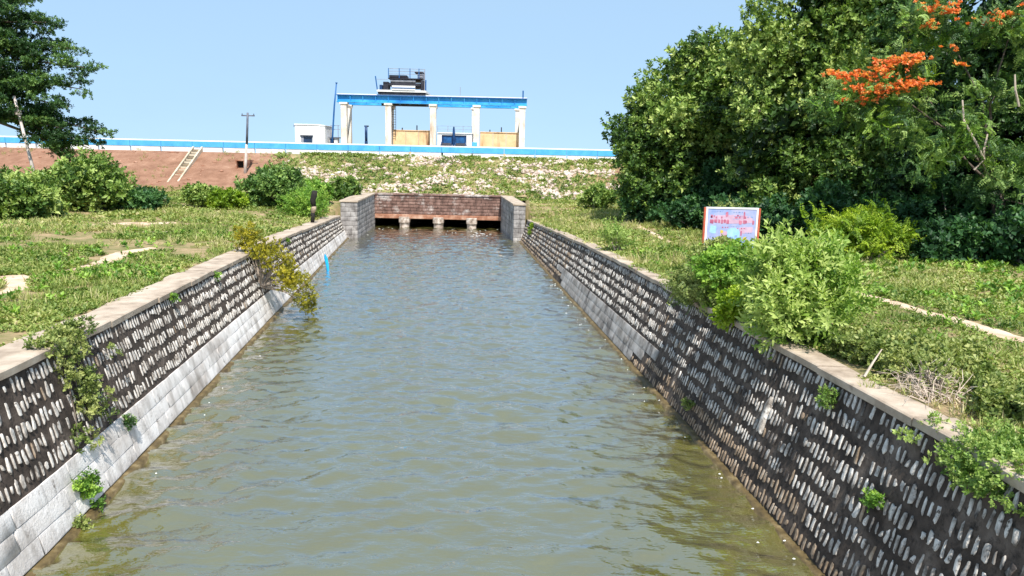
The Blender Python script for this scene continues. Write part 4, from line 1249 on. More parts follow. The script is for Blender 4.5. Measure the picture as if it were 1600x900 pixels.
def make_flame_tree():
    r = np.random.default_rng(77); rp = random.Random(77)
    base = (21.0, 32.3, 2.45)
    root = empty("flame_tree", base, "feathery flowering tree with clusters of orange blossoms high in the wood", "tree")
    # layered feathery sprays; blossoms sit on the upper side of some
    S = [(14.6, 31.2, 10.0, 1.0), (13.4, 31.0, 9.1, .8), (15.4, 31.4, 9.6, .9), (14.2, 31.0, 8.6, .7), (15.8, 31.3, 10.6, .8), (16.5, 31.3, 12.4, .9), (17.3, 31.5, 12.0, .9),
         (18.9, 31.6, 12.2, .9), (20.2, 31.8, 12.6, 1.0), (18.0, 31.0, 8.4, .9), (18.5, 30.6, 7.4, .8), (17.2, 31.0, 7.0, .8), (19.6, 31.5, 9.5, 1.1), (21.2, 31.5, 11.0, 1.2), (22.2, 31.8, 9.0, 1.3), (20.8, 31.0, 6.8, 1.1),
         (22.5, 31.2, 7.0, 1.2), (19.4, 31.2, 5.6, 1.0), (21.5, 30.8, 5.0, 1.1), (16.4, 31.6, 8.2, .8)]
    C = np.array([s[:3] for s in S]); R = np.array([s[3] for s in S])
    sub = np.concatenate([c + r.normal(0, 1, (5, 3)) * np.array([.75, .6, .35]) * q for c, q in zip(C, R)])
    L = [clump_leaves('frond', sub, .62, 24, .55, r, r.uniform(.35, 1.0, len(sub)), out=1.0, up=.35, flat=.55)]
    foliage("crown", L, 'leaf_dark', root)
    sub2 = np.concatenate([c + r.normal(0, 1, (4, 3)) * np.array([.8, .5, .3]) * q for c, q in zip(C[:12], R[:12])]) + np.array([0, .1, -.25])
    foliage("young_leaves", [clump_leaves('frond', sub2, .5, 16, .5, r, r.uniform(.2, .9, len(sub2)), out=1.0, up=.3, flat=.5)], 'leaf_bright', root)
    FL = [(13.2, 30.7, 10.05, .35, 10), (17.6, 30.9, 10.6, .2, 3), (20.4, 31.0, 12.9, .25, 5), (17.0, 30.8, 11.3, .2, 3), (14.0, 30.6, 10.2, .5, 16), (14.6, 30.5, 10.55, .5, 18), (15.2, 30.6, 10.75, .45, 14), (15.6, 30.7, 10.9, .3, 8), (13.6, 30.6, 9.65, .4, 12), (14.2, 30.5, 9.5, .45, 14), (14.8, 30.5, 9.65, .5, 18),
          (15.4, 30.6, 9.85, .5, 16), (15.9, 30.7, 9.8, .35, 9), (12.95, 30.8, 9.1, .2, 4), (13.8, 30.6, 9.15, .25, 5), (16.3, 30.8, 12.75, .5, 14), (16.9, 30.9, 12.6, .35, 8), (16.1, 30.8, 12.1, .3, 7), (18.6, 31.1, 12.3, .4, 9), (18.9, 31.1, 12.6, .3, 6), (19.5, 31.2, 12.7, .25, 5), (12.55, 30.8, 10.2, .28, 8), (12.9, 30.8, 10.1, .2, 6)]
    pos, up = [], []
    for x, y, z, q, n in FL:
        p = r.normal(0, 1, (int(n * 2.2), 3)) * np.array([q, q * .6, q * .25]) * .9 + np.array([x, y - .25, z - 0.08])
        pos.append(p)
    pos = np.concatenate(pos)
    d = np.tile([0.0, -.35, 1.0], (len(pos), 1)) + r.normal(0, .35, (len(pos), 3))
    V = scatter('flower', pos, d, .19 * r.uniform(.6, 1.3, len(pos)), r.uniform(.1, .8, len(pos)), r)
    foliage("blossoms", [V], 'petal', root)
    mb = MB()
    b = Vector(base); fork = b + Vector((-.3, 0, 3.2))
    mb.tube([b + Vector((0, 0, -.3)), b + Vector((.1, 0, 1.5)), fork], [.34, .28, .25], 9)
    limbs(mb, tuple(fork), [tuple(c) for c in C[::2]], .075, rp, wob=.6)
    mb.build("trunk", M['bark'], root, smooth=True)
    bb = MB()
    for pts in ([(17.6, 30.3, 9.2), (17.7, 30.2, 8.4), (18.2, 30.1, 7.6), (18.7, 30.2, 6.9)], [(19.4, 30.1, 10.2), (19.5, 30.1, 9.6), (19.8, 30.2, 9.0)], [(18.7, 30.2, 7.9), (18.6, 30.15, 7.3), (18.7, 30.2, 6.9), (18.4, 30.3, 6.5)]  ):
        bb.tube(pts, [.03] + [.04] * (len(pts) - 2) + [.05], 5)
    bb.build("bare_branch", M['dead_twig'], root)
make_flame_tree()

def make_spreading_tree():
    r = np.random.default_rng(91); rp = random.Random(91)
    base = (-46.5, 61.0, 2.5)
    root = empty("rain_tree", base, "dark spreading tree with layered branches at the photo's left edge", "tree")
    # layered boughs reaching towards the canal, drooping at the tips
    boughs = [((-41, 59.5, 16.0), (-35.2, 58, 15.8)), ((-41, 60, 15), (-33.8, 58.5, 14.0)), ((-41, 59, 13.5), (-32.6, 58, 12.6)), ((-41, 58, 12.2), (-32.2, 57.6, 10.9)), ((-41, 59, 11), (-33.4, 57, 9.6)), ((-41, 60, 10), (-31.6, 58, 7.8)),
              ((-41, 58, 9.6), (-34.0, 57.2, 8.0)), ((-39, 58, 9), (-32.6, 58, 6.6)), ((-38, 58, 8.4), (-33.6, 58, 5.7)), ((-41, 57, 13), (-37, 55.5, 12.2)), ((-41, 57, 11), (-37.5, 55.5, 10)), ((-42, 57, 15), (-38.5, 55.6, 14.2)), ((-42, 60, 17.5), (-36.4, 58, 18.0)), ((-42, 58, 16.2), (-37.4, 56.5, 16.6)), ((-40, 57, 14.6), (-35.6, 56.8, 13.2)), ((-40, 57, 10.6), (-35.2, 56.6, 11.2)), ((-41, 56.5, 9.0), (-36.6, 56.6, 8.6)), ((-43, 56, 12), (-39, 55, 11.2)), ((-42, 61, 14), (-48, 62, 14)), ((-42, 61, 12), (-49, 60, 11)), ((-42, 62, 15), (-45, 65, 15)), ((-42, 60, 17), (-46, 58, 17))]
    P, S = [], []
    for a, b in boughs:
        a = np.array(a); b = np.array(b)
        n = 11
        for k in range(n):
            f = 0.25 + .75 * k / (n - 1)
            c = a + (b - a) * f; c[2] -= 0.5 * (f - .5) ** 2
            c = c + r.normal(0, 1, 3) * np.array([.3, .65, .28])
            P.append(c); S.append(1.0 - .42 * (f - .25))
            if k % 2: P.append(c + r.normal(0, 1, 3) * np.array([.7, .9, .45])); S.append(.7)
    P = np.array(P); S = np.array(S)
    L = [clump_leaves('small', P, S, 46, .36, r, r.uniform(.15, .75, len(P)), out=.5, up=.7, flat=.38, shell=.5)]
    foliage("crown", L, 'leaf_dark', root)
    mb = MB(); b = Vector(base)
    mb.tube([b + Vector((0, 0, -.3)), b + Vector((.2, 0, 3)), b + Vector((.3, 0, 6)), b + Vector((0, -.3, 11))], [.55, .45, .38, .2], 10)
    for a, c in boughs:
        a = Vector(a); c = Vector(c)
        j = Vector((base[0] + .2, base[1], max(9.5, a.z - 1)))
        mb.tube([j, j.lerp(a, .6), a.lerp(c, .4), c], [.16, .13, .09, .03], 6)
    mb.build("trunk", M['bark'], root, smooth=True)
make_spreading_tree()

# ------------------------------------------------------------------ shrubs
def make_bush(name, base, w, h, mat, label, kind='sprig', size=0.4, n=38, per=26, seed=0, group=None, tint=(.3, .8), depth=None, up=.55, stem='twig', lean=(0, 0), flat=1.0, cat="bush", clump=None):
    r = np.random.default_rng(seed); rp = random.Random(seed)
    root = empty(name, base, label, cat, group)
    depth = depth or w * .85
    cr = clump or max(.16, w * .13)
    P = []
    while len(P) < n:
        d = r.normal(0, 1, 3); d /= np.linalg.norm(d)
        q = r.uniform(.35, 1.0)
        x, y, z = d[0] * w * .5 * q, d[1] * depth * .5 * q, (d[2] * .5 * q + .5) * h
        z = min(z, h - cr * .6)
        if z < .12 * h and math.hypot(d[0], d[1]) * q > .85: continue
        lump = 1 + .22 * math.sin(3.1 * d[0] + seed) + .18 * math.sin(4.3 * d[1] + 2 * seed)
        f = z / h
        P.append((base[0] + x * lump + lean[0] * f, base[1] + y + lean[1] * f, max(base[2] + .05, base[2] + z * (0.82 + .18 * lump))))
    P = np.array(P)
    R = r.uniform(cr * .65, cr * 1.35, n)
    L = [clump_leaves(kind, P, R, per, size, r, r.uniform(*tint, n), up=up, flat=flat)]
    foliage("foliage", L, mat, root)
    mb = MB()
    for k in r.choice(n, min(12, n), replace=False):
        t = Vector(P[k]); b = Vector(base) + Vector((rp.uniform(-.12, .12) * w, rp.uniform(-.12, .12) * w, -.05))
        mb.tube([b, b.lerp(t, .5) + Vector((rp.uniform(-.1, .1) * w, rp.uniform(-.1, .1) * w, .05 * h)), t], [.028 + .006 * w, .02 + .004 * w, .008], 5)
    mb.build("stems", M[stem], root)
    return root

def G(x, y): return float(bank_height(np.array([x]), np.array([y]))[0])
def bush_at(name, x, y, *a, **k): return make_bush(name, (x, y, G(x, y) - .02), *a, **k)

HB = "shrubs along the foot of the brown embankment"
bush_at("shrub", -28.6, 43.2, 4.6, 2.4, 'leaf_round', "bright broad leaved shrub at the left edge, nearest of the hedge", 'sprig', .42, 44, 40, 101, HB, (.3, .92))
bush_at("shrub", -31.5, 45.5, 4.5, 2.6, 'leaf_round', "bright shrub cut by the left edge of the photo", 'sprig', .42, 40, 38, 111, HB, (.3, .92))
bush_at("shrub", -28.4, 50.8, 5.4, 3.5, 'leaf_round', "tallest rounded shrub of the left hedge, below the spreading tree", 'sprig', .46, 60, 40, 102, HB, (.35, .9))
bush_at("shrub", -26.2, 52.4, 3.8, 1.2, 'leaf_blue', "low dark bluish shrub at the foot of the white edged stair", 'sprig', .40, 46, 38, 103, HB, (.25, .8))
bush_at("shrub", -31.5, 51.8, 5.0, 2.6, 'leaf_round', "shrub between the leaning pole and the tallest rounded shrub", 'sprig', .42, 40, 38, 112, HB, (.3, .92))
bush_at("shrub", -23.0, 55.6, 2.6, 1.6, 'leaf_round', "yellow topped shrub right of the white edged stair", 'sprig', .36, 34, 36, 104, HB, (.3, .95))
bush_at("shrub", -20.8, 54.6, 2.4, 1.35, 'leaf_lime', "small lime green shrub below the utility pole", 'sprig', .34, 26, 32, 105, HB)
bush_at("shrub", -18.3, 57.4, 4.6, 3.1, 'leaf_dark', "big dark green shrub right of the utility pole", 'sprig', .42, 52, 40, 106, HB, (.45, 1.0))
bush_at("shrub", -14.9, 54.0, 3.6, 1.9, 'leaf_bright', "mid green weedy shrub behind the charred post", 'twig', .55, 34, 20, 107, HB)
bush_at("shrub", -17.0, 61.5, 4.2, 2.0, 'leaf_bright', "spreading green shrub just behind the grey wing wall", 'sprig', .4, 36, 32, 108, HB)
bush_at("shrub", -14.8, 66.0, 3.4, 1.7, 'leaf_round', "shrub beside the reddish headwall's left end", 'sprig', .4, 28, 30, 109, HB)
bush_at("shrub", -20.5, 66.5, 4.6, 2.1, 'leaf_olive', "olive shrub on the lower slope left of the rubble", 'sprig', .42, 34, 28, 110, HB)

# right bank
bush_at("leafy_bush", 5.95, 15.4, 2.4, 2.15, 'leaf_fresh', "big pale green leafy bush leaning over the canal wall", 'twig', .46, 72, 24, 201, None, (.25, .95), depth=2.4, clump=.33)
bush_at("leafy_bush", 5.6, 19.1, 1.9, 1.75, 'leaf_bright', "mid green bush on the wall edge below the signboard", 'small', .24, 46, 34, 202, None, (.35, .95), clump=.26)
bush_at("leafy_bush", 5.45, 17.4, 1.2, .7, 'leaf_lime', "low lime green bush between the two big wall edge bushes", 'sprig', .22, 24, 26, 203, None, (.35, .95), clump=.18)
bush_at("leafy_bush", 5.15, 19.7, 1.4, .9, 'leaf_olive', "small dark bush drooping over the canal wall below the signboard", 'frond', .45, 22, 14, 204, None, (.2, .8), lean=(-.6, -.5), clump=.24)
bush_at("feathery_bush", 14.6, 31.0, 3.8, 2.2, 'leaf_lime', "bright lime feathery bush at the foot of the dark wood", 'frond', .58, 60, 20, 205, None, (.15, .95), flat=.5, clump=.48)
bush_at("dry_bush", 6.75, 11.6, 1.2, .7, 'leaf_olive', "half dry grey brown bush on the coping of the near wall", 'small', .09, 24, 7, 206, None, (.5, 1), clump=.18)
bush_at("leafy_bush", 7.35, 12.9, 1.9, .5, 'leaf_olive', "low spreading olive bush between the dry bush and the path", 'small', .19, 44, 34, 207, None, (.35, .95), clump=.22)
bush_at("leafy_bush", 6.8, 13.8, 1.4, .5, 'leaf_olive', "low olive bush at the foot of the big pale bush", 'small', .19, 30, 34, 208, None, (.25, .9), clump=.2)
bush_at("leafy_bush", 7.75, 10.6, 2.0, .34, 'leaf_olive', "spreading low bush at the right edge above the creeper", 'small', .17, 48, 36, 209, None, (.3, .9), clump=.22)
bush_at("leafy_bush", 4.75, 33.0, 1.5, 1.25, 'leaf_pale', "thin upright weed clump on the right bank before the signboard", 'twig', .48, 16, 8, 210, None, (.4, .95), clump=.3)
bush_at("leafy_bush", 7.2, 62.5, 2.8, 2.0, 'leaf_round', "round bush by the rubble slope beside the wood", 'sprig', .36, 30, 30, 211, None, (.3, .9))
bush_at("leafy_bush", 8.2, 28.8, 1.2, 2.6, 'leaf_olive', "thin reddish sapling peeping over the signboard", 'twig', .4, 12, 8, 212, None, (.5, 1.0), clump=.24)
bush_at("leafy_bush", 7.25, 26.2, 1.5, 1.2, 'leaf_olive', "bush hiding the signboard's lower edge", 'small', .25, 30, 32, 213, None, (.35, .95), clump=.24)

# undergrowth along the foot of the wood
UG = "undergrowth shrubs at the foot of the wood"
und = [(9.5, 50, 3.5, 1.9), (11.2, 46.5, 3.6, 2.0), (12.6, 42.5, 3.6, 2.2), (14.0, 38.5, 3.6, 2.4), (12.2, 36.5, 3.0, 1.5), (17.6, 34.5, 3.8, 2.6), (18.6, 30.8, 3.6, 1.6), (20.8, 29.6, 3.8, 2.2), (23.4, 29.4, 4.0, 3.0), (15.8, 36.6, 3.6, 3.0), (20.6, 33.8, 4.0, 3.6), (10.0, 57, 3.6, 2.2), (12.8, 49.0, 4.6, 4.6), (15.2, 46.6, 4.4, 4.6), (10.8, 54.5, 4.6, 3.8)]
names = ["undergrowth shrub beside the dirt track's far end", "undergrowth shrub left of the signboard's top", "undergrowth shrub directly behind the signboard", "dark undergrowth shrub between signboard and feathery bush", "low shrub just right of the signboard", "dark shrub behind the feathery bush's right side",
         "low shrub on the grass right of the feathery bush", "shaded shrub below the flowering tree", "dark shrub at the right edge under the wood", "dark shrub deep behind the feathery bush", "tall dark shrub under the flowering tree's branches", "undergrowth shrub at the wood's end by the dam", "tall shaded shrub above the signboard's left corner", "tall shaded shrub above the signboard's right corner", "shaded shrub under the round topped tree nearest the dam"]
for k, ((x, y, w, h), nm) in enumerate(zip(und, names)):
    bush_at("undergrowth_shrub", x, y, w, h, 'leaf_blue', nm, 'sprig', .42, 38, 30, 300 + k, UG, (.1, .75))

def make_wall_bush():
    r = np.random.default_rng(400); rp = random.Random(400)
    base = (-9.95, 29.1, 1.3)
    root = empty("wall_bush", base, "yellow green bush sprouting from the left wall's joint over the water", "bush")
    P = []
    for k in range(80):
        f = r.uniform(0, 1); s = r.normal(0, .45)
        x = -10.55 + 2.6 * f + r.normal(0, .22); y = 29.1 + s * 1.1 + f * .3
        z = 3.05 - 2.4 * f ** 1.1 + r.normal(0, .33) + .25 * math.sin(f * 3.14)
        P.append((x, y, max(z, .22)))
    for k in range(9):
        P.append((-10.7 + r.normal(0, .14), 29.4 + r.normal(0, .2), 2.8 + k * .09))
    P = np.array(P)
    foliage("foliage", [clump_leaves('small', P, r.uniform(.14, .3, len(P)), 18, .17, r, r.uniform(.2, 1, len(P)), up=.3)], 'leaf_yellow', root)
    mb = MB()
    for k in range(0, len(P), 4):
        t = Vector(P[k]); b = Vector(base)
        mb.tube([b, b.lerp(t, .5) + Vector((0, 0, .2)), t], [.045, .025, .008], 5)
    mb.build("stems", M['twig'], root)
make_wall_bush()

def make_creeper(name, side, y0, spread, tmax, n, label, mat, seed, size=.16, per=20, cap=0.5, low=False):
    r = np.random.default_rng(seed); rp = random.Random(seed)
    p0, *_ = wall_frame(side, y0, 0)
    root = empty(name, tuple(p0), label, "creeper")
    P, D = [], []
    strands = []
    for k in range(n):
        yy = y0 + r.normal(0, spread)
        if r.random() < cap:
            q = np.array([(CAP_L if side < 0 else CAP_R)(yy) + side * r.uniform(-.12, 1.0 if low else .22), yy, CAPZ(yy) + (r.uniform(-.02, .06) if low else r.uniform(.0, .16))]); P.append(q)
        else:
            t = tmax * r.uniform(0, 1) ** 1.4
            q, a, u, nn = wall_frame(side, yy, t, r.uniform(.04, .16)); P.append(q)
            if r.random() < .3: strands.append((yy, t))
    P = np.array(P)
    foliage("foliage", [clump_leaves('small', P, r.uniform(.10, .22, len(P)), per, size, r, r.uniform(.15, 1, len(P)), up=.35, flat=.45 if low else 1.0)], mat, root)
    mb = MB()
    for yy, t in strands[:18]:
        pts = []
        for f in np.linspace(0, 1, 5):
            q, *_ = wall_frame(side, y0 + (yy - y0) * (.3 + .7 * f) + rp.uniform(-.06, .06), t * f, .05)
            pts.append(tuple(q))
        mb.tube(pts, [.018, .016, .014, .012, .006], 5)
    if strands: mb.build("stems", M['bark'], root)
make_creeper("wall_creeper", -1, 13.7, .42, .62, 46, "olive creeper hanging down the near left wall from the coping", 'leaf_olive', 501, .15, 16)
def wall_tuft(side, y, t, w, n, mat, label, seed, size=.14):
    r = np.random.default_rng(seed)
    p, a, u, nn = wall_frame(side, y, t, .03)
    root = empty("wall_weed", tuple(p), label, "weed")
    P = np.array([p + a * r.normal(0, w * .35) - u * abs(r.normal(0, w * .6)) + nn * r.uniform(.02, .14) for _ in range(n)])
    foliage("foliage", [clump_leaves('small', P, .09, 14, size, r, r.uniform(.2, .9, n), up=.3)], mat, root)
    mb = MB()
    for q in P[::2]:
        mb.tube([tuple(p - nn * .05), tuple((p + q) / 2 + nn * .05), tuple(q)], [.012, .01, .005], 5)
    mb.build("stems", M['bark'], root)
wall_tuft(-1, 12.6, .78, .3, 12, 'leaf_bright', "bright green weed low on the whitewashed foot of the wall", 511)
wall_tuft(-1, 14.9, .64, .18, 6, 'leaf_dark', "small weed between stones and whitewash on the left wall", 512, .10)
wall_tuft(-1, 12.1, .97, .22, 7, 'leaf_olive', "weed at the waterline of the near left wall", 513, .11)
wall_tuft(1, 10.4, .42, .2, 6, 'leaf_bright', "small weed in the dark joint of the near right wall", 514, .10)
wall_tuft(1, 18.0, .76, .2, 6, 'leaf_olive', "little weed low on the right wall below the big pale bush", 515, .10)
wall_tuft(1, 12.4, .05, .25, 8, 'leaf_pale', "pale weed hanging from the right coping beside the dry bush", 516, .10)
wall_tuft(1, 55.5, .06, .5, 10, 'leaf_lime', "yellowish weed where right canal wall meets the wing wall", 517, .2)
for k_, (y_, lab_) in enumerate(((19.5, "small weed on the left coping nearest the hanging creeper"), (24.0, "small weed on the left coping midway to the yellow bush"), (36.5, "small weed on the left coping just beyond the yellow bush"))):
    wall_tuft(-1, y_, .01, .16, 5, 'leaf_bright', lab_, 540 + k_, .09)
make_creeper("edge_creeper", 1, 8.9, .45, .10, 120, "bright low creeper spilling over the right wall near the camera", 'leaf_pale', 503, .11, 16, .80, low=True)

def make_dead_twigs():
    r = random.Random(9)
    root = empty("dead_twigs", (6.6, 11.4, 2.95), "tangle of bare dry twigs over the half dry bush", "twigs")
    mb = MB()
    for k in range(150):
        a = r.uniform(0, 6.28); el = r.uniform(.15, 1.3); L = r.uniform(.3, .75)
        b = Vector((6.7 + r.uniform(-.3, .3), 11.5 + r.uniform(-.45, .45), 2.93))
        d = Vector((math.cos(a) * math.cos(el), math.sin(a) * math.cos(el), math.sin(el)))
        m_ = b + d * L * .5 + Vector((r.uniform(-.1, .1), r.uniform(-.1, .1), .06)); t = b + d * L + Vector((r.uniform(-.15, .15), r.uniform(-.15, .15), -.1))
        mb.tube([b, m_, t], [.009, .006, .003], 3)
    mb.tube([(6.1, 12.4, 2.95), (6.25, 12.45, 3.2), (6.4, 12.5, 3.42)], [.025, .02, .01], 5)
    mb.build("branches", M['dead_twig'], root)
make_dead_twigs()

def make_foam():
    r = np.random.default_rng(950)
    m, nt, b = new_mat('foam'); b.inputs["Base Color"].default_value = (0.72, 0.74, 0.72, 1); b.inputs["Roughness"].default_value = 0.7
    V, F = [], []
    def fleck(x, y, s):
        k = 7; a0 = len(V)
        for q in range(k):
            w = 2 * math.pi * q / k; m_ = s * r.uniform(.5, 1.2)
            V.append((x + math.cos(w) * m_ * 1.7, y + math.sin(w) * m_ * .8, .035))
        V.append((x, y, .055))
        for q in range(k): F.append((a0 + q, a0 + (q + 1) % k, a0 + k))
    for _ in range(24): fleck(r.uniform(-12.6, -1.4), 69.2 - abs(r.normal(0, 3.0)), r.uniform(.02, .07))
    for _ in range(14): fleck(r.normal(-3.3, .6), r.normal(64, .8), r.uniform(.05, .16))
    for _ in range(34):
        y = r.uniform(11, 40); fleck(float(WATER_R(y)) - abs(r.normal(.25, .3)) - .12, y, r.uniform(.006, .018) * (1 + y / 40))
    for _ in range(16):
        y = r.uniform(12, 40); fleck(float(WATER_L(y)) + abs(r.normal(.25, .3)) + .12, y, r.uniform(.006, .016) * (1 + y / 40))
    tag(link("foam", np_mesh("foam", np.array(V), np.array(F)), m), "small white foam flecks by the outlet and along the walls", "foam", kind='stuff')
make_foam()

# ------------------------------------------------------------------ ground cover, rubble, slope grass
def in_path(x, y, grow=0.0):
    m = np.zeros(len(x), bool)
    w = .88 + .4 * vnoise(x, y, .5, 55)
    for px, py, h in PATH_A:
        m |= (x - px) ** 2 + (y - py) ** 2 < ((h * .95 + grow) * w) ** 2
    return m

def make_ground_cover():
    r = np.random.default_rng(600)
    def sample(n, xr, yr):
        return r.uniform(*xr, n), r.uniform(*yr, n)
    sets = {'tuft': [], 'grass': []}
    def region(n, xr, yr, size, kind, seed, thr=-.45, tb=.45):
        x, y = sample(n, xr, yr)
        d = np.where(x < -3, (CAP_L(y) - .88) - x, x - (CAP_R(y) + .20))
        wing = (y > 58.5) & (x > -14.2) & (x < 1.4)
        vis = np.abs(x) < y * .72 + 4
        dens = vnoise(x, y, 2.6, seed) + .6 * vnoise(x, y, .9, seed + 1)
        edge = d + np.where(x < -3, .22, .34) * vnoise(x, y, 1.1, 61)
        ok = (edge > 0) & vis & ~wing & (dens > thr) & ~in_path(x, y, .02)
        x, y, dens = x[ok], y[ok], dens[ok]
        z = bank_height(x, y)
        s = size * r.uniform(.6, 1.35, len(x)) * (1 + .35 * np.clip(dens, -.5, 1))
        t = tb + .26 * vnoise(x, y, 3.0, 63) + .20 * vnoise(x, y, .9, 64) + r.normal(0, .10, len(x))
        dirs = np.tile([0, 0, 1.], (len(x), 1)) + r.normal(0, .18, (len(x), 3))
        sets[kind].append(scatter(kind, np.stack([x, y, z], 1), dirs, s, t, r))
    # left bank
    region(16000, (-20, -8.4), (9, 23), .17, 'tuft', 70, -.28)
    region(16000, (-30, -9.6), (21, 38), .21, 'tuft', 70, -.25)
    region(11000, (-44, -11.5), (36, 72), .33, 'tuft', 70, -.4, tb=.52)
    region(4500, (-24, -8.5), (9, 30), .19, 'grass', 74, .0, .65)
    region(4500, (-40, -10), (28, 60), .30, 'grass', 74, .0, .65)
    # right bank
    region(10000, (5.5, 17), (8, 21), .16, 'tuft', 80, -.62)
    region(11000, (3.8, 21), (19, 35), .20, 'tuft', 80, -.62)
    region(7000, (0.6, 20), (33, 72), .31, 'tuft', 80, -1.0, tb=.52)
    region(3500, (4, 16), (9, 30), .19, 'grass', 84, .0, .62)
    region(3500, (1, 14), (28, 60), .30, 'grass', 84, .0, .7)
    o = link("ground_cover", (lambda q: np_mesh("ground_cover", q[0], q[1], np.clip(q[2], 0, 1)))(join_parts(sets['tuft'] + sets['grass'])), M['leaf_ground'])
    tag(o, "low weeds and grass covering both canal banks", "ground cover", kind='stuff')
    # taller rank weeds in drifts on both banks
    W = {'leaf_bright': [], 'leaf_olive': []}
    for n, xr, yr, sz, mt, kd in ((1300, (-17, -9.0), (11, 24), (.14, .32), 'leaf_bright', 'sprig'), (600, (-26, -10.5), (22, 40), (.18, .34), 'leaf_bright', 'sprig'), (700, (-26, -9.5), (12, 50), (.25, .5), 'leaf_olive', 'twig'),
                                  (800, (6.2, 16), (9, 22), (.14, .32), 'leaf_bright', 'sprig'), (900, (5, 20), (20, 36), (.2, .4), 'leaf_bright', 'sprig'), (900, (3, 14), (22, 58), (.3, .6), 'leaf_olive', 'twig'), (500, (6.2, 13), (10, 24), (.2, .42), 'leaf_olive', 'twig')):
        x = r.uniform(*xr, n); y = r.uniform(*yr, n)
        d = np.where(x < -3, CAP_L(y) - 1.05 - x, x - CAP_R(y) - .55)
        ok = (d > 0) & (vnoise(x, y, 2.6, 90) + .6 * vnoise(x, y, .9, 91) > .0) & ~in_path(x, y, .12) & (np.abs(x) < y * .72 + 4)
        x, y = x[ok], y[ok]
        P = np.stack([x, y, bank_height(x, y) + .02], 1)
        W[mt].append(scatter(kd, P, np.tile([0, 0, 1.], (len(x), 1)) + r.normal(0, .28, (len(x), 3)), r.uniform(*sz, len(x)), r.uniform(.15, .95, len(x)), r))
    tag(foliage("weeds", W['leaf_bright'], 'leaf_bright', None), "taller broad leaved weeds in drifts on both banks", "weeds", kind='stuff')
    tag(foliage("dry_weeds", W['leaf_olive'], 'leaf_olive', None), "upright olive weeds scattered over both banks", "weeds", kind='stuff')
make_ground_cover()

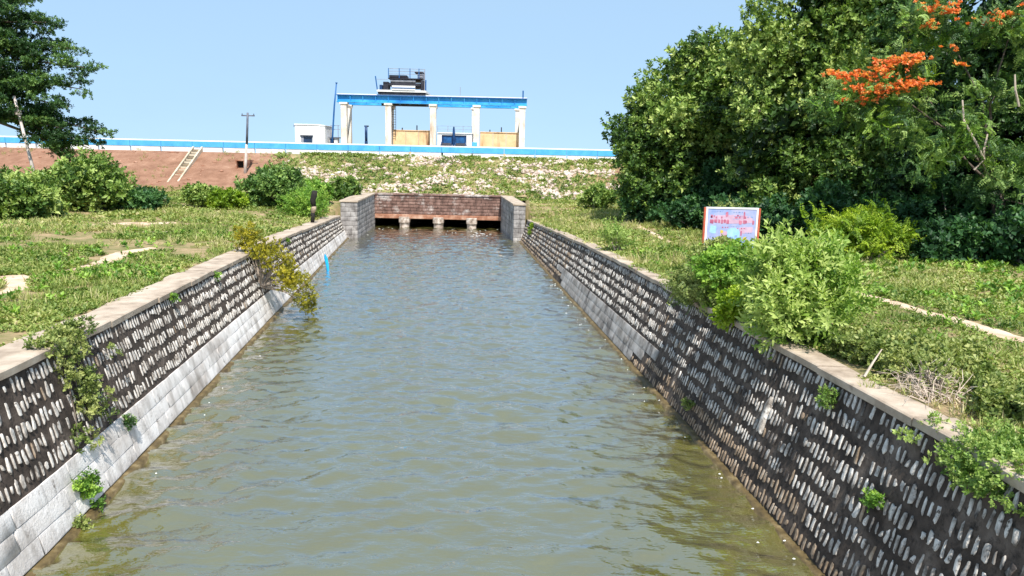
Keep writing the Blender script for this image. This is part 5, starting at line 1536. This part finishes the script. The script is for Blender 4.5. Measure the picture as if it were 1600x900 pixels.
def make_slope_cover():
    r = np.random.default_rng(700)
    # rubble pitching on the embankment above the headwall
    n = 5200
    x = r.uniform(-25, 10.5, n); y = r.uniform(71.0, 82.2, n)
    band = vnoise(x, y * 1.6, 2.4, 100) + .7 * vnoise(x, y, 1.0, 101)
    drain = np.abs(x - (3.4 - (y - 71) * .12)) < .7
    ok = ((band > -.35 + .5 * r.random(n)) & (x > -24 + 2 * vnoise(x, y, 2, 102))) | drain
    x, y = x[ok], y[ok]
    z = bank_height(x, y) + np.where((x > -15.5) & (x < 1.2) & (y < 79), .03, 0)
    ico = np.array([[0, 0, 1.2], [.9, 0, .45], [.28, .85, .45], [-.72, .53, .45], [-.72, -.53, .45], [.28, -.85, .45], [.72, .53, -.4], [-.28, .85, -.4], [-.9, 0, -.4], [-.28, -.85, -.4], [.72, -.53, -.4], [0, 0, -.8]])
    fc = np.array([[0, 1, 2], [0, 2, 3], [0, 3, 4], [0, 4, 5], [0, 5, 1], [1, 6, 2], [2, 7, 3], [3, 8, 4], [4, 9, 5], [5, 10, 1], [6, 7, 2], [7, 8, 3], [8, 9, 4], [9, 10, 5], [10, 6, 1], [11, 7, 6], [11, 8, 7], [11, 9, 8], [11, 10, 9], [11, 6, 10]])
    N = len(x)
    jit = 1 + r.uniform(-.28, .22, (N, 12, 1))
    s = (.09 + .21 * r.uniform(0, 1, N) ** 2.2)[:, None] * np.stack([r.uniform(.8, 1.5, N), r.uniform(.7, 1.1, N), r.uniform(.5, .85, N)], 1)
    a = r.uniform(0, 6.28, N)
    L = ico[None] * jit * s[:, None, :]
    X = L[..., 0] * np.cos(a)[:, None] - L[..., 1] * np.sin(a)[:, None] + x[:, None]
    Y = L[..., 0] * np.sin(a)[:, None] + L[..., 1] * np.cos(a)[:, None] + y[:, None]
    Z = L[..., 2] + z[:, None] + .02
    V = np.stack([X, Y, Z], -1).reshape(-1, 3)
    F = (fc[None] + (np.arange(N) * 12)[:, None, None]).reshape(-1, 3)
    tag(link("rubble", np_mesh("rubble", V, F), M['rubble']), "pale rubble stones strewn over the grassy dam slope", "rubble", kind='stuff')
    # scattered pale stones on the brown part
    # grass and weeds on the slope
    n = 5600
    x = r.uniform(-27, 12, n); y = r.uniform(69.5, 82.3, n)
    b2 = vnoise(x, y * 1.6, 2.4, 100) + .7 * vnoise(x, y, 1.0, 101)
    keep = (r.random(n) < np.where(b2 > .15, .30, 1.0)) & ~((y < 71.6) & (x > -13.4) & (x < -.8)) & (x > -25 + 2 * vnoise(x, y, 2, 102))
    x, y = x[keep], y[keep]
    z = bank_height(x, y)
    P = np.stack([x, y, z], 1)
    t = .42 + .22 * vnoise(x, y, 2.4, 110) + r.normal(0, .12, len(x))
    V1 = scatter('tuft', P, np.tile([0, -.25, 1.], (len(x), 1)) + r.normal(0, .2, (len(x), 3)), r.uniform(.25, .6, len(x)), t, r)
    tag(link("slope_grass", np_mesh("slope_grass", V1[0], V1[1], np.clip(V1[2], 0, 1)), M['leaf_ground']), "green weeds growing between the rubble on the dam slope", "weeds", kind='stuff')
    n = 900
    xc = r.uniform(-23, 12, n); yc = r.uniform(81.2, 82.4, n); ok = vnoise(xc, yc, 1.6, 120) > -.25; xc, yc = xc[ok], yc[ok]
    V2 = scatter('tuft', np.stack([xc, yc, bank_height(xc, yc)], 1), np.tile([0, 0, 1.], (len(xc), 1)) + r.normal(0, .2, (len(xc), 3)), r.uniform(.3, .62, len(xc)), r.uniform(.2, .8, len(xc)), r)
    n = 700
    xb = r.uniform(-60, -23, n); yb = r.uniform(70.5, 82.3, n); ok = vnoise(xb, yb, 2.5, 121) > .15; xb, yb = xb[ok], yb[ok]
    V3 = scatter('grass', np.stack([xb, yb, bank_height(xb, yb)], 1), np.tile([0, -.1, 1.], (len(xb), 1)) + r.normal(0, .2, (len(xb), 3)), r.uniform(.2, .45, len(xb)), r.uniform(.5, 1.0, len(xb)), r)
    q_ = join_parts([V2, V3])
    tag(link("crest_weeds", np_mesh("crest_weeds", q_[0], q_[1], np.clip(q_[2], 0, 1)), M['leaf_ground']), "ragged weeds along the dam crest and dry tufts on the brown slope", "weeds", kind='stuff')
    # brown slope: few stones and dry tufts
    n = 260
    x = r.uniform(-62, -24, n); y = r.uniform(71, 82, n); z = bank_height(x, y)
    N = n
    jit = 1 + r.uniform(-.28, .22, (N, 12, 1))
    s = (.06 + .16 * r.uniform(0, 1, N) ** 2.5)[:, None] * np.stack([r.uniform(.9, 2.0, N), r.uniform(.7, 1.1, N), r.uniform(.4, .7, N)], 1)
    L = ico[None] * jit * s[:, None, :]
    V = np.stack([L[..., 0] + x[:, None], L[..., 1] + y[:, None], L[..., 2] + z[:, None]], -1).reshape(-1, 3)
    F = (fc[None] + (np.arange(N) * 12)[:, None, None]).reshape(-1, 3)
    tag(link("scattered_stones", np_mesh("scattered_stones", V, F), M['head_rust']), "few brownish stones on the bare brown slope", "stones", kind='stuff')
make_slope_cover()
print("scene built:", len(bpy.data.objects), "objects")
